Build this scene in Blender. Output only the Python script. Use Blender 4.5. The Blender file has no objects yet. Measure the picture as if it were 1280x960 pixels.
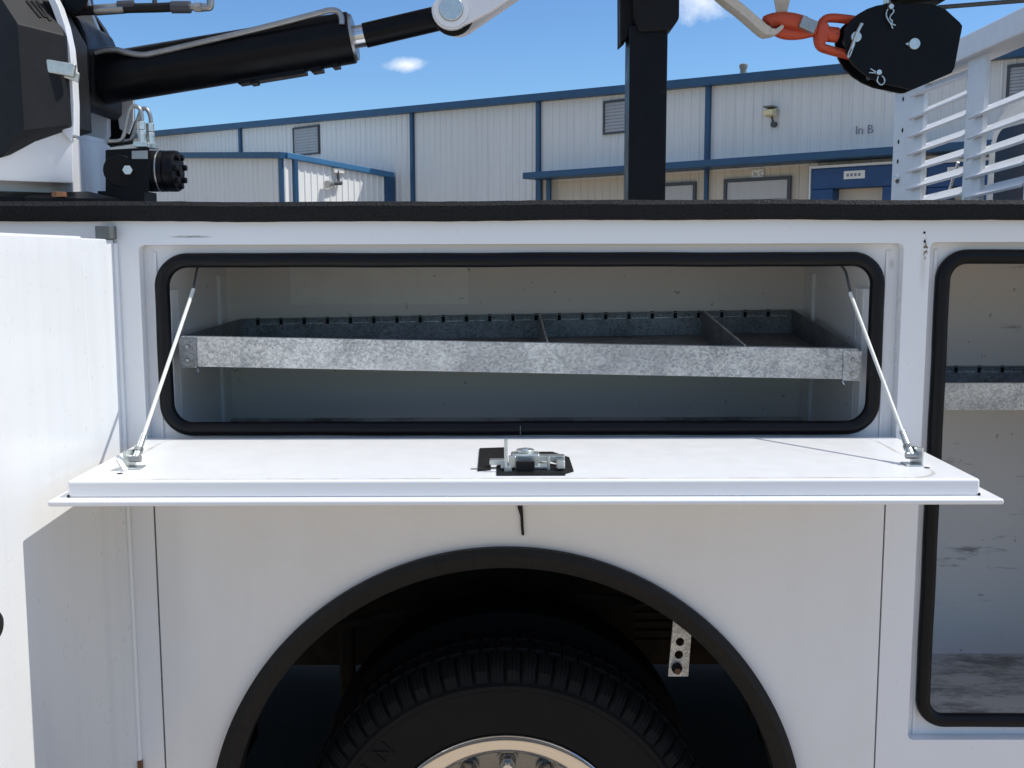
import bpy, bmesh, math, random
from mathutils import Vector, Matrix
from mathutils.geometry import tessellate_polygon
random.seed(7)
S = bpy.context.scene
COL = S.collection
R = math.radians

# ------------------------------------------------------------------ camera
F, D, H, PITCH = 1300.0, 1.857, 1.60, R(6.9)       # focal length in photo pixels, distance to truck side, eye height
cam = bpy.data.cameras.new('camera'); camo = bpy.data.objects.new('camera', cam); COL.objects.link(camo)
camo.location = (0, -D, H); camo.rotation_euler = (R(90) - PITCH, R(0.13), 0)
cam.sensor_fit = 'HORIZONTAL'; cam.sensor_width = 36; cam.lens = F / 1280 * 36
cam.clip_start = 0.05; cam.clip_end = 3000
S.camera = camo
S.render.resolution_x, S.render.resolution_y = 1024, 768

# ------------------------------------------------------------------ sky, sun, exposure
SUN_DIR = Vector((0.555, 0.010, 0.832)).normalized()   # towards the sun: from the right, high
w = bpy.data.worlds.new('World'); S.world = w; w.use_nodes = True
nt = w.node_tree; nt.nodes.clear()
def wn(t, **k):
    n = nt.nodes.new(t)
    for a, b in k.items(): setattr(n, a, b)
    return n
def wm(op, a, b=None, c=None, clamp=False):
    n = wn('ShaderNodeMath', operation=op, use_clamp=clamp)
    for i, x in enumerate((a, b, c)):
        if x is None: continue
        if isinstance(x, (int, float)): n.inputs[i].default_value = x
        else: nt.links.new(x, n.inputs[i])
    return n.outputs[0]
sky = wn('ShaderNodeTexSky', sky_type='NISHITA'); sky.sun_disc = False
sky.sun_elevation = math.asin(SUN_DIR.z); sky.sun_rotation = R(89)
sky.altitude = 100; sky.air_density = 1.0; sky.dust_density = 0.15; sky.ozone_density = 3.2
tc = wn('ShaderNodeTexCoord'); vdir = tc.outputs['Generated']
nz = wn('ShaderNodeTexNoise'); nz.inputs['Scale'].default_value = 26; nz.inputs['Detail'].default_value = 7; nz.inputs['Roughness'].default_value = .62
nt.links.new(vdir, nz.inputs['Vector'])
cmask = None
for cx, cy, cz, wu, wv, dens in ((-.096, .98, .176, .021, .0085, .9), (.165, .960, .226, .030, .020, .8), (.09, .962, .245, .02, .012, .6),
                                 (.52, .80, .34, .10, .04, .9), (-.55, .78, .33, .09, .035, .9), (.7, -.6, .5, .14, .07, .8), (-.7, -.5, .42, .15, .06, .8)):
    c = Vector((cx, cy, cz)).normalized(); rt = Vector((c.y, -c.x, 0)).normalized(); up = rt.cross(c)
    def dot(v):
        n = wn('ShaderNodeVectorMath', operation='DOT_PRODUCT'); nt.links.new(vdir, n.inputs[0]); n.inputs[1].default_value = v
        return n.outputs['Value']
    u2 = wm('POWER', wm('DIVIDE', wm('ABSOLUTE', dot(rt)), wu), 2.0); v2 = wm('POWER', wm('DIVIDE', wm('ABSOLUTE', dot(up)), wv), 2.0)
    rr = wm('SQRT', wm('ADD', u2, v2))
    m = wm('SUBTRACT', 1.0, rr)
    m = wm('ADD', m, wm('MULTIPLY', wm('SUBTRACT', nz.outputs['Fac'], 0.55), 2.2))
    m = wm('MULTIPLY', wm('SMOOTH_MIN', wm('MAXIMUM', m, 0.0), 1.0, .1), dens, clamp=True)
    m = wm('MULTIPLY', m, wm('GREATER_THAN', dot(c), 0.5))
    cmask = m if cmask is None else wm('MAXIMUM', cmask, m)
# unseen clouds added above the frame to whiten the fill light
sepd = wn('ShaderNodeSeparateXYZ'); nt.links.new(vdir, sepd.inputs[0])
nz2 = wn('ShaderNodeTexNoise'); nz2.inputs['Scale'].default_value = 3.4; nz2.inputs['Detail'].default_value = 8; nz2.inputs['Roughness'].default_value = .58
nt.links.new(vdir, nz2.inputs['Vector'])
far = wm('MULTIPLY', wm('MULTIPLY', wm('SUBTRACT', nz2.outputs['Fac'], .455), 6.0, clamp=True), wm('MULTIPLY', wm('SUBTRACT', sepd.outputs[2], .27), 6.0, clamp=True))
cmask = wm('MAXIMUM', cmask, wm('MULTIPLY', far, .9))
hs = wn('ShaderNodeHueSaturation'); hs.inputs['Saturation'].default_value = 1.06; hs.inputs['Hue'].default_value = .506
tint = wn('ShaderNodeMix', data_type='RGBA', blend_type='MULTIPLY'); tint.inputs[0].default_value = 1.0; tint.inputs[7].default_value = (.71, .885, .985, 1)
nt.links.new(sky.outputs[0], tint.inputs[6]); nt.links.new(tint.outputs[2], hs.inputs['Color'])
mx = wn('ShaderNodeMix', data_type='RGBA'); nt.links.new(cmask, mx.inputs[0]); nt.links.new(hs.outputs[0], mx.inputs[6]); mx.inputs[7].default_value = (7.6, 7.8, 8.2, 1)
bg = wn('ShaderNodeBackground'); bg.inputs['Strength'].default_value = 0.080; nt.links.new(mx.outputs[2], bg.inputs['Color'])
out = wn('ShaderNodeOutputWorld'); nt.links.new(bg.outputs[0], out.inputs[0])
sl = bpy.data.lights.new('sun', 'SUN'); sl.energy = 2.2; sl.angle = R(0.53); sl.color = (1, .97, .90)
so = bpy.data.objects.new('sun', sl); COL.objects.link(so); so.location = (8, 0, 16)
so.rotation_euler = SUN_DIR.to_track_quat('Z', 'Y').to_euler()
vs = S.view_settings; vs.view_transform = 'Standard'; vs.look = 'None'; vs.gamma = 1; vs.exposure = 0.88; vs.use_curve_mapping = False

# ------------------------------------------------------------------ measuring: where a photo pixel meets a plane at a known depth
CP, SP = math.cos(PITCH), math.sin(PITCH)
def ray(px, py):
    dx, dy = (px - 640) / F, (480 - py) / F
    return Vector((dx, CP + dy * SP, -SP + dy * CP))
def P(px, py, Y):
    r = ray(px, py); t = (Y + D) / r.y
    return Vector((r.x * t, Y, H + r.z * t))
def PX(px, py, X):
    r = ray(px, py); t = X / r.x
    return Vector((X, r.y * t - D, H + r.z * t))
def ZY(py, Y):
    r = ray(640, py); return H + r.z * (Y + D) / r.y

# ------------------------------------------------------------------ materials
MATS = {}
class NT:
    def __init__(s, name):
        s.m = bpy.data.materials.new(name); s.m.use_nodes = True; s.t = s.m.node_tree
        s.b = s.t.nodes['Principled BSDF']; s.pos = s.t.nodes.new('ShaderNodeNewGeometry').outputs['Position']
        MATS[name] = s.m
    def n(s, t, **k):
        x = s.t.nodes.new(t)
        for a, b in k.items(): setattr(x, a, b)
        return x
    def l(s, a, b): s.t.links.new(a, b)
    def put(s, sock, x):
        if hasattr(x, 'is_linked'): s.l(x, sock)
        elif isinstance(x, tuple) and len(x) == 3 and sock.type == 'RGBA': sock.default_value = (*x, 1)
        else: sock.default_value = x
    def math(s, op, a, b=None, clamp=False):
        x = s.n('ShaderNodeMath', operation=op, use_clamp=clamp); s.put(x.inputs[0], a)
        if b is not None: s.put(x.inputs[1], b)
        return x.outputs[0]
    def scaled(s, sc, rot=None):
        x = s.n('ShaderNodeMapping'); s.l(s.pos, x.inputs[0]); x.inputs['Scale'].default_value = sc
        if rot: x.inputs['Rotation'].default_value = rot
        return x.outputs[0]
    def noise(s, scale, detail=4, rough=.55, st=(1, 1, 1), dist=0):
        x = s.n('ShaderNodeTexNoise'); s.l(s.scaled(st), x.inputs['Vector']); x.inputs['Scale'].default_value = scale
        x.inputs['Detail'].default_value = detail; x.inputs['Roughness'].default_value = rough; x.inputs['Distortion'].default_value = dist
        return x.outputs['Fac']
    def ramp(s, f, a, b, va=0., vb=1.):
        x = s.n('ShaderNodeMapRange', clamp=True); s.l(f, x.inputs[0])
        for i, q in enumerate((a, b, va, vb)): x.inputs[i + 1].default_value = q
        return x.outputs[0]
    def mix(s, f, a, b):
        x = s.n('ShaderNodeMix', data_type='RGBA'); s.put(x.inputs[0], f); s.put(x.inputs[6], a); s.put(x.inputs[7], b)
        return x.outputs[2]
    def spot(s, c, r):                                   # soft ellipsoid around a real place on the object
        x = s.n('ShaderNodeVectorMath', operation='SUBTRACT'); s.l(s.pos, x.inputs[0]); x.inputs[1].default_value = c
        y = s.n('ShaderNodeVectorMath', operation='DIVIDE'); s.l(x.outputs[0], y.inputs[0]); y.inputs[1].default_value = r
        z = s.n('ShaderNodeVectorMath', operation='LENGTH'); s.l(y.outputs[0], z.inputs[0])
        return s.math('SUBTRACT', 1.0, z.outputs['Value'], clamp=True)
    def bump(s, h, strength=.3, dist=.001):
        x = s.n('ShaderNodeBump'); x.inputs['Strength'].default_value = strength; x.inputs['Distance'].default_value = dist
        s.l(h, x.inputs['Height']); s.l(x.outputs[0], s.b.inputs['Normal'])
    def fin(s, col=None, rough=None, metal=None, coat=None, spec=None):
        if col is not None: s.put(s.b.inputs['Base Color'], col)
        if rough is not None: s.put(s.b.inputs['Roughness'], rough)
        if metal is not None: s.put(s.b.inputs['Metallic'], metal)
        if coat is not None: s.b.inputs['Coat Weight'].default_value = coat; s.b.inputs['Coat Roughness'].default_value = .08
        if spec is not None: s.b.inputs['Specular IOR Level'].default_value = spec
        return s.m
def simple(name, col, rough=.5, metal=0., var=.12, vscale=12, bump=0., bscale=300, coat=None, spec=None, bdist=.001):
    s = NT(name); n = s.noise(vscale, 5)
    lo = tuple(c * (1 - var) for c in col); hi = tuple(min(1, c * (1 + var)) for c in col)
    if bump: s.bump(s.noise(bscale, 3), bump, bdist)
    return s.fin(s.mix(n, lo, hi), s.ramp(s.noise(vscale * 2.3, 4), .3, .7, rough * .82, min(1, rough * 1.18)), metal, coat, spec)

s = NT('black_paint'); du = s.ramp(s.noise(11, 6, .72), .48, .78); sc2_ = s.ramp(s.noise(60, 4, .7, (.3, 1, 1)), .70, .76)
s.bump(s.noise(40, 3), .08, .001)
s.fin(s.mix(s.math('MULTIPLY', sc2_, .6), s.mix(s.math('MULTIPLY', du, .30), (.0024, .0026, .0038), (.014, .013, .012)), (.035, .033, .03)), s.ramp(s.noise(22, 5, .6), .3, .7, .28, .5), 0, None, .18)
simple('matte_black', (.006, .006, .0065), .62, var=.3, spec=.2)
simple('underbody_black', (.006, .006, .0065), .85, var=.4, spec=.15)
simple('rubber', (.011, .0105, .0105), .55, var=.3, vscale=40, bump=.12, bscale=180, spec=.25)
simple('zinc', (.62, .65, .63), .33, .85, var=.25, vscale=90, bump=.1, bscale=400)
simple('dull_steel', (.36, .36, .35), .38, .8, var=.3, vscale=50)
simple('bright_steel', (.70, .71, .72), .22, .95, var=.1, vscale=50)
simple('chrome', (.82, .81, .79), .07, 1., var=.05, vscale=12)
simple('disc_metal', (.22, .225, .225), .25, 1., var=.15, vscale=20)
s = NT('orange_paint'); ch = s.ramp(s.noise(70, 5, .7), .60, .66); s.bump(s.noise(90, 4), .35, .002)
s.fin(s.mix(s.math('MULTIPLY', ch, .8), s.mix(s.noise(25, 4), (.42, .048, .015), (.60, .085, .028)), (.07, .035, .025)), s.ramp(s.noise(50, 4), .3, .7, .38, .65), 0)
simple('cable_white', (.72, .72, .66), .5, var=.12, vscale=120)
simple('cable_wire', (.12, .12, .125), .45, .6, var=.3, vscale=300)
simple('rope_wire', (.09, .09, .09), .5, .5, var=.4, vscale=400)
simple('webbing', (.56, .50, .42), .9, var=.15, vscale=90, bump=.5, bscale=500)
simple('lamp_glass', (.62, .55, .32), .3, var=.2)
simple('dark_glass', (.006, .018, .050), .2, var=.2, spec=.1)
simple('dusty_frame', (.030, .022, .015), .85, var=.6, vscale=25, spec=.15)
simple('hinge_grey', (.13, .14, .13), .5, .3)
simple('brown_rust', (.17, .075, .035), .75, var=.4, vscale=120)
simple('aluminium', (.82, .825, .83), .5, .12, var=.08, vscale=25)
simple('sign_white', (.72, .70, .66), .5)
simple('sign_ink', (.19, .20, .25), .6)
simple('roof_vent_metal', (.17, .17, .15), .6, .3)

P_RUST = P(1157, 312, 0); P_SCR = P(238, 295, 0); P_SMUDGE = P(1116, 331, .02)
def white_paint(name, base, streaks=False, marks=False, rough=.32, soft=False):
    s = NT(name)
    n1 = s.noise(2.2, 5); n2 = s.noise(30, 5, .6)
    col = s.mix(s.math('MULTIPLY', n1, .5), base, tuple(c * .90 for c in base))
    if streaks:
        st = s.noise(30, 2, .5, (1, 1.0, .018)); col = s.mix(s.ramp(st, .42, .78, 0, .5), col, tuple(c * .84 for c in base))
    if soft:
        st = s.noise(16, 4, .6, (1, 1, .05)); col = s.mix(s.ramp(st, .50, .80, 0, .30), col, tuple(c * .86 for c in base))
        du = s.ramp(s.noise(4, 6, .7), .5, .8, 0, .25); col = s.mix(du, col, (.62, .56, .48))
    if marks:
        a = s.spot(P_RUST, (.005, .03, .026)); g = s.ramp(s.math('MULTIPLY', s.ramp(s.noise(190, 4, .7), .42, .60), s.math('POWER', a, .4)), .22, .5)
        col = s.mix(g, col, (.10, .055, .022))
        a = s.spot(P(1154, 335, 0), (.008, .03, .05)); col = s.mix(s.math('MULTIPLY', a, .35), col, (.45, .36, .24))
        a = s.spot(P_SCR, (.060, .03, .0035)); g = s.ramp(s.math('MULTIPLY', s.noise(140, 4, .7, (.25, 1, 1)), a), .12, .42)
        col = s.mix(g, col, (.26, .25, .24))
        a = s.spot(P_SMUDGE, (.006, .04, .013)); col = s.mix(s.math('MULTIPLY', a, .6), col, (.34, .32, .28))
        sp = s.ramp(s.noise(38, 3, .5), .79, .80, 0, .4); col = s.mix(sp, col, (.45, .40, .33))
    s.bump(s.noise(3.2, 3), .10, .004)
    return s.fin(col, s.ramp(n2, .3, .7, rough * .8, rough * 1.25), 0, .35, .5)
WB = (.80, .80, .805)
white_paint('white_paint', WB, marks=True)
white_paint('white_fender', (.79, .785, .78), rough=.17, soft=True)
white_paint('white_door', (.80, .81, .815), streaks=True)
white_paint('white_crane', (.76, .76, .77))
white_paint('white_cab', (.78, .79, .80))

# drop-door inner pan: white, with the ring of grime the seal leaves
s = NT('white_pan'); DX0, DX1 = -.617, .640
base = s.mix(s.math('MULTIPLY', s.noise(3, 5), .35), WB, (.765, .765, .76))
sx = s.n('ShaderNodeSeparateXYZ'); s.l(s.pos, sx.inputs[0]); X_, Y_ = sx.outputs[0], sx.outputs[1]
def absd(o, c): return s.math('ABSOLUTE', s.math('SUBTRACT', o, c))
cxm, hw, cym, hh, rr = .0115, .632, -.168, .1665, .05
qx = s.math('MAXIMUM', s.math('SUBTRACT', absd(X_, cxm), hw - rr), 0.); qy = s.math('MAXIMUM', s.math('SUBTRACT', absd(Y_, cym), hh - rr), 0.)
sd = s.math('ABSOLUTE', s.math('SUBTRACT', s.math('SQRT', s.math('ADD', s.math('POWER', qx, 2.), s.math('POWER', qy, 2.))), rr))
inner = s.math('ADD', s.math('MULTIPLY', s.math('LESS_THAN', s.math('ADD', qx, qy), 1e-5), 1.), 0.)
line = s.math('MULTIPLY', s.ramp(sd, .0015, .0045, 1., 0.), s.math('SUBTRACT', 1., inner))
line = s.math('MULTIPLY', line, s.ramp(s.noise(24, 5, .7), .36, .62))
col = s.mix(s.math('MULTIPLY', line, .75), base, (.40, .35, .27))
for q_ in ((540, 556), (585, 577), (485, 558)): pass
s.bump(s.noise(5, 3), .03, .003); s.fin(col, s.ramp(s.noise(30, 4), .3, .7, .30, .40), 0, .2)

# compartment interiors: white paint, scuffed
def interior(name, base, scuff=.75, floor=False, patch=False):
    s = NT(name); col = s.mix(s.noise(2.6, 5), tuple(c * .92 for c in base), base)
    if patch:
        a, b = P(362, 330, .52), P(585, 380, .52)
        sx = s.n('ShaderNodeSeparateXYZ'); s.l(s.pos, sx.inputs[0])
        m = s.math('MULTIPLY', s.math('MULTIPLY', s.math('GREATER_THAN', sx.outputs[0], a.x), s.math('LESS_THAN', sx.outputs[0], b.x)), s.math('GREATER_THAN', sx.outputs[2], b.z))
        col = s.mix(s.math('MULTIPLY', m, s.ramp(s.noise(20, 5, .7), .3, .6, .35, .9)), col, tuple(min(.85, c * 1.10) for c in base))
        ed = s.math('LESS_THAN', s.math('ABSOLUTE', s.math('SUBTRACT', sx.outputs[0], a.x + .006)), .007)
        col = s.mix(s.math('MULTIPLY', s.math('MULTIPLY', ed, m), s.ramp(s.noise(120, 4, .7), .35, .6)), col, (.84, .83, .80))
    sc = s.ramp(s.noise(9, 7, .72, (.35, 1, 2.4)), scuff - .10, scuff - .02) if not floor else s.ramp(s.noise(9, 8, .78, (.45, 1, 1)), .47, .60)
    col = s.mix(s.math('MULTIPLY', sc, .8), col, (.13, .10, .075) if floor else (.17, .16, .155))
    dots = s.ramp(s.noise(60, 3, .5), .70, .73, 0, .6); col = s.mix(dots, col, (.22, .18, .14))
    return s.fin(col, .5, 0)
IB = (.80, .765, .72)
interior('interior_white', IB, .80, patch=True)
interior('interior_scuffed', IB, .700)
interior('interior_floor', (.60, .56, .51), floor=True)
interior('interior_side', (.80, .795, .79), .82)

# galvanised sheet: spangle
def galv(name, lo, hi, metal, rough):
    s = NT(name)
    v = s.n('ShaderNodeTexVoronoi', feature='F1'); v.inputs['Scale'].default_value = 250
    d = s.n('ShaderNodeTexNoise'); d.inputs['Scale'].default_value = 60; s.l(s.pos, d.inputs['Vector'])
    ad = s.n('ShaderNodeVectorMath', operation='MULTIPLY_ADD'); s.l(d.outputs['Color'], ad.inputs[0]); ad.inputs[1].default_value = (.016,) * 3; s.l(s.pos, ad.inputs[2])
    s.l(ad.outputs[0], v.inputs['Vector'])
    sp = s.n('ShaderNodeSeparateXYZ'); s.l(v.outputs['Color'], sp.inputs[0])
    big = s.noise(14, 4); fine = s.noise(230, 5, .75, (.7, 1, 1.2))
    f = s.math('ADD', s.math('ADD', s.math('MULTIPLY', sp.outputs[0], .30), s.math('MULTIPLY', fine, .75)), s.math('MULTIPLY', s.math('SUBTRACT', big, .5), .7))
    f = s.ramp(f, .27, .77)
    sheen = s.ramp(s.noise(3.2, 3, .5), .35, .65, .55, 1.0); f = s.math('MULTIPLY', f, sheen)
    s.bump(fine, .15, .0005)
    scr = s.ramp(s.noise(40, 4, .7, (.06, 1, 3)), .62, .70, 0, .35)
    return s.fin(s.mix(scr, s.mix(f, lo, hi), tuple(q_ * .6 for q_ in hi)), s.ramp(sp.outputs[1], 0, 1, rough * .8, rough * 1.3), metal)
galv('galvanised', (.26, .265, .265), (.86, .85, .80), .35, .40)
galv('galvanised_weathered', (.12, .125, .13), (.36, .37, .38), .45, .5)

# sprayed bed liner
s = NT('bed_liner'); f = s.noise(210, 3, .65); s.bump(f, 1., .009)
s.fin(s.mix(s.ramp(f, .45, .75), (.003, .003, .0034), (.013, .013, .014)), .55, 0, None, .3)
s = NT('hood_plastic'); s.bump(s.noise(500, 2), .25, .0006)
s.fin(s.mix(s.ramp(s.noise(8, 6, .7), .4, .7), (.0075, .0075, .0085), (.016, .016, .0175)), .55, 0, None, .25)
s = NT('seal_rubber'); wr = s.ramp(s.noise(40, 6, .75, (.25, 1, 1.6)), .66, .74, 0, .5)
s.bump(s.noise(60, 4), .25, .002)
s.fin(s.mix(wr, (.004, .0043, .0058), (.05, .05, .05)), s.ramp(s.noise(25, 4), .3, .7, .32, .5), 0, None, .22)
s = NT('tyre_rubber'); s.bump(s.noise(120, 4), .25, .0015)
s.fin(s.mix(s.noise(6, 5), (.0055, .0055, .006), (.012, .0112, .0105)), .75, 0, None, .2)

# ground
s = NT('concrete'); b1 = s.noise(.35, 6, .6); b2 = s.noise(14, 6, .7)
c = s.mix(b1, (.40, .315, .225), (.48, .385, .285)); c = s.mix(s.ramp(b2, .4, .7, 0, .4), c, (.29, .24, .185))
s.bump(b2, .3, .004); s.fin(c, .85, 0)
s = NT('asphalt'); b2 = s.noise(90, 4, .7); b1 = s.noise(.2, 5)
c = s.mix(b2, (.012, .011, .010), (.045, .041, .037)); c = s.mix(s.math('MULTIPLY', b1, .4), c, (.04, .036, .032))
s.bump(b2, .5, .006); s.fin(c, .95, 0, None, .15)
# warehouse
def siding(name, col):
    s = NT(name); n = s.noise(.5, 5, .6); st = s.noise(5, 5, .6, (1, 1, .06))
    c = s.mix(n, tuple(q * .9 for q in col), col); c = s.mix(s.ramp(st, .5, .8, 0, .45), c, tuple(q * .70 for q in col))
    return s.fin(c, .55, 0)
siding('siding_white', (.65, .67, .665)); siding('siding_canopy_shade', (.60, .53, .43)); siding('siding_sunlit', (.84, .84, .82)); siding('panel_grey', (.50, .49, .47))  # brightest copy has sunlight in its colour, tan copy the canopy's shade
siding('louver_grey', (.36, .38, .40))
simple('blue_trim', (.012, .064, .145), .45, var=.2, vscale=1.5)
simple('blue_trim_sunlit', (.045, .16, .31), .4, var=.15, vscale=1.5)  # lighter copy of the trim blue, sunlight on the gutter put into the colour
simple('blue_pad', (.012, .058, .165), .6, var=.25, vscale=2)
simple('frame_dark', (.05, .055, .065), .5)

# ------------------------------------------------------------------ mesh building
WC = {}
class MB:
    def __init__(s): s.v = []; s.f = []
    def add(s, vs, fs):
        k = len(s.v); s.v += [Vector(p) for p in vs]; s.f += [tuple(i + k for i in q) for q in fs]; return s
    def box(s, x0, x1, y0, y1, z0, z1):
        return s.add([(x, y, z) for z in (z0, z1) for y in (y0, y1) for x in (x0, x1)],
                     [(0, 2, 3, 1), (4, 5, 7, 6), (0, 1, 5, 4), (2, 6, 7, 3), (0, 4, 6, 2), (1, 3, 7, 5)])
    def hexa(s, p):                                        # 8 points: bottom quad, top quad
        return s.add(p, [(0, 3, 2, 1), (4, 5, 6, 7), (0, 1, 5, 4), (1, 2, 6, 5), (2, 3, 7, 6), (3, 0, 4, 7)])
    def obox(s, c, a, b, d):
        c, a, b, d = map(Vector, (c, a, b, d))
        return s.hexa([c - a - b - d, c + a - b - d, c + a + b - d, c - a + b - d, c - a - b + d, c + a - b + d, c + a + b + d, c - a + b + d])
    def prism(s, pts, vec):
        n = len(pts); vec = Vector(vec); pts = [Vector(p) for p in pts]
        tri = tessellate_polygon([pts])
        return s.add(pts + [p + vec for p in pts], [tuple(t) for t in tri] + [tuple(i + n for i in reversed(t)) for t in tri] +
                     [(i, (i + 1) % n, (i + 1) % n + n, i + n) for i in range(n)])
    def holes(s, loops, y0, y1):                           # 2D loops (x, z): outer then holes; sheet from y0 to y1
        tri = tessellate_polygon([[Vector((x, z, 0)) for x, z in lp] for lp in loops])
        flat = [p for lp in loops for p in lp]; n = len(flat)
        fs = [tuple(t) for t in tri] + [tuple(i + n for i in reversed(t)) for t in tri]; k = 0
        for lp in loops:
            m = len(lp); fs += [(k + i, k + (i + 1) % m, k + (i + 1) % m + n, k + i + n) for i in range(m)]; k += m
        return s.add([(x, y0, z) for x, z in flat] + [(x, y1, z) for x, z in flat], fs)
    def sweep(s, path, prof, closed=False, up=(0, 1, 0), scale=None, caps=True):  # prof: (a along side, b along up)
        path = [Vector(p) for p in path]; n = len(path); m = len(prof); up = Vector(up); vs = []
        for i, p in enumerate(path):
            a = path[i - 1] if (i or closed) else p; b = path[(i + 1) % n] if (i < n - 1 or closed) else p
            t = (b - a).normalized(); side = up.cross(t)
            if side.length < 1e-4: side = Vector((1, 0, 0)).cross(t)
            side.normalize(); u = t.cross(side).normalized(); k = scale[i] if scale else 1
            vs += [p + side * q[0] * k + u * q[1] * k for q in prof]
        fs = []
        for i in range(n if closed else n - 1):
            j = (i + 1) % n
            fs += [(i * m + q, i * m + (q + 1) % m, j * m + (q + 1) % m, j * m + q) for q in range(m)]
        if not closed and caps: fs += [tuple(range(m - 1, -1, -1)), tuple((n - 1) * m + q for q in range(m))]
        return s.add(vs, fs)
    def tube(s, path, r, n=10, closed=False, scale=None, up=(0, 1, 0)):
        return s.sweep(path, [(r * math.cos(2 * math.pi * i / n), r * math.sin(2 * math.pi * i / n)) for i in range(n)], closed, up, scale)
    def cyl(s, p0, p1, r, n=16, r1=None):
        p0, p1 = Vector(p0), Vector(p1); t = (p1 - p0).normalized()
        up = Vector((0, 0, 1)) if abs(t.z) < .9 else Vector((1, 0, 0))
        return s.tube([p0, p1], r, n, scale=[1, (r1 if r1 is not None else r) / r], up=up)
    def lathe(s, c, prof, n=48, axis='Y', closed=False):
        c = Vector(c); vs = []
        for i in range(n):
            a = 2 * math.pi * i / n
            for r, h in prof:
                if axis == 'Y': vs.append(c + Vector((r * math.cos(a), h, r * math.sin(a))))
                elif axis == 'Z': vs.append(c + Vector((r * math.cos(a), r * math.sin(a), h)))
                else: vs.append(c + Vector((h, r * math.cos(a), r * math.sin(a))))
        m = len(prof)
        fs = [(i * m + k, i * m + (k + 1) % m, ((i + 1) % n) * m + (k + 1) % m, ((i + 1) % n) * m + k) for i in range(n) for k in range(m if closed else m - 1)]
        return s.add(vs, fs)
    def hull(s, pts):
        bm = bmesh.new()
        for p in pts: bm.verts.new(p)
        bmesh.ops.convex_hull(bm, input=bm.verts); bm.verts.index_update()
        s.add([v.co.copy() for v in bm.verts], [tuple(v.index for v in f.verts) for f in bm.faces]); bm.free(); return s
    def build(s, name, mat, parent=None, smooth=None, bevel=0, seg=2, label=None):
        lo = Vector([min(p[i] for p in s.v) for i in range(3)]); hi = Vector([max(p[i] for p in s.v) for i in range(3)]); c = (lo + hi) / 2
        me = bpy.data.meshes.new(name); me.from_pydata([p - c for p in s.v], [], s.f)
        bm = bmesh.new(); bm.from_mesh(me); bmesh.ops.remove_doubles(bm, verts=bm.verts, dist=1e-6)
        bmesh.ops.recalc_face_normals(bm, faces=bm.faces)
        if bevel: bmesh.ops.dissolve_limit(bm, angle_limit=R(1), verts=bm.verts, edges=bm.edges)
        bm.to_mesh(me); bm.free()
        me.materials.append(MATS[mat])
        if smooth is not None or bevel:
            me.polygons.foreach_set('use_smooth', [True] * len(me.polygons)); me.set_sharp_from_angle(angle=R(smooth or 35))
        o = bpy.data.objects.new(name, me); COL.objects.link(o); WC[o.name] = c
        if bevel:
            b = o.modifiers.new('bevel', 'BEVEL'); b.width = bevel; b.segments = seg; b.limit_method = 'ANGLE'; b.angle_limit = R(32); b.harden_normals = True
        if parent: o.parent = parent; o.location = c - WC[parent.name]
        else: o.location = c
        if label: o['label'] = label
        return o
def thing(name, loc, label, cat, group=None):
    o = bpy.data.objects.new(name, None); COL.objects.link(o); o.location = loc; o.empty_display_size = .1; WC[o.name] = Vector(loc)
    return tag(o, label, cat, group)
def tag(o, label, cat, group=None):
    o['label'] = label; o['category'] = cat
    if group: o['group'] = group
    return o
def structure(o): o['kind'] = 'structure'; return o
def clone(o, off, parent):                                 # copy of a part, sharing its mesh
    c = o.copy(); COL.objects.link(c); c.parent = parent; c.location = o.location + Vector(off); WC[c.name] = WC[o.name] + Vector(off); return c
def rrect(x0, x1, z0, z1, r, n=8):
    pts = []
    for cx, cz, a0 in ((x1 - r, z1 - r, 0), (x0 + r, z1 - r, 90), (x0 + r, z0 + r, 180), (x1 - r, z0 + r, 270)):
        for i in range(n + 1):
            a = R(a0 + 90 * i / n); pts.append((cx + r * math.cos(a), cz + r * math.sin(a)))
    return pts
def spline(pts, k=6):
    pts = [Vector(p) for p in pts]; out = []
    for i in range(len(pts) - 1):
        p0, p1, p2, p3 = pts[max(i - 1, 0)], pts[i], pts[i + 1], pts[min(i + 2, len(pts) - 1)]
        for j in range(k):
            t = j / k; out.append(.5 * ((2 * p1) + (p2 - p0) * t + (2 * p0 - 5 * p1 + 4 * p2 - p3) * t * t + (3 * p1 - p0 - 3 * p2 + p3) * t ** 3))
    return out + [pts[-1]]
def pxs(pts, Y): return [P(x, y, Y) for x, y in pts]
def circ(c, r, n=20, a0=0, a1=360): return [(c[0] + r * math.cos(R(a0 + (a1 - a0) * i / n)), c[1] + r * math.sin(R(a0 + (a1 - a0) * i / n))) for i in range(n + (a1 - a0 != 360))]
def text_mesh(body, size, depth=.002):
    cu = bpy.data.curves.new('lettering', 'FONT'); cu.body = body; cu.size = size; cu.extrude = depth; cu.align_x = 'CENTER'; cu.align_y = 'CENTER'
    o = bpy.data.objects.new('lettering', cu); COL.objects.link(o); bpy.context.view_layer.update()
    me = bpy.data.meshes.new_from_object(o.evaluated_get(bpy.context.evaluated_depsgraph_get()))
    vs = [v.co.copy() for v in me.vertices]; fs = [tuple(p.vertices) for p in me.polygons]
    bpy.data.objects.remove(o); bpy.data.curves.remove(cu); bpy.data.meshes.remove(me)
    return vs, fs

# ================================================================== ground
g = MB().add([(-600, -300, -.022), (600, -300, -.022), (600, 1500, -.022), (-600, 1500, -.022)], [(0, 1, 2, 3)]).build('ground', 'concrete'); structure(g)
p = MB().box(-60, 60, .62, 5.5, -.05, -.018).build('asphalt_lane', 'asphalt'); structure(p)

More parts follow.
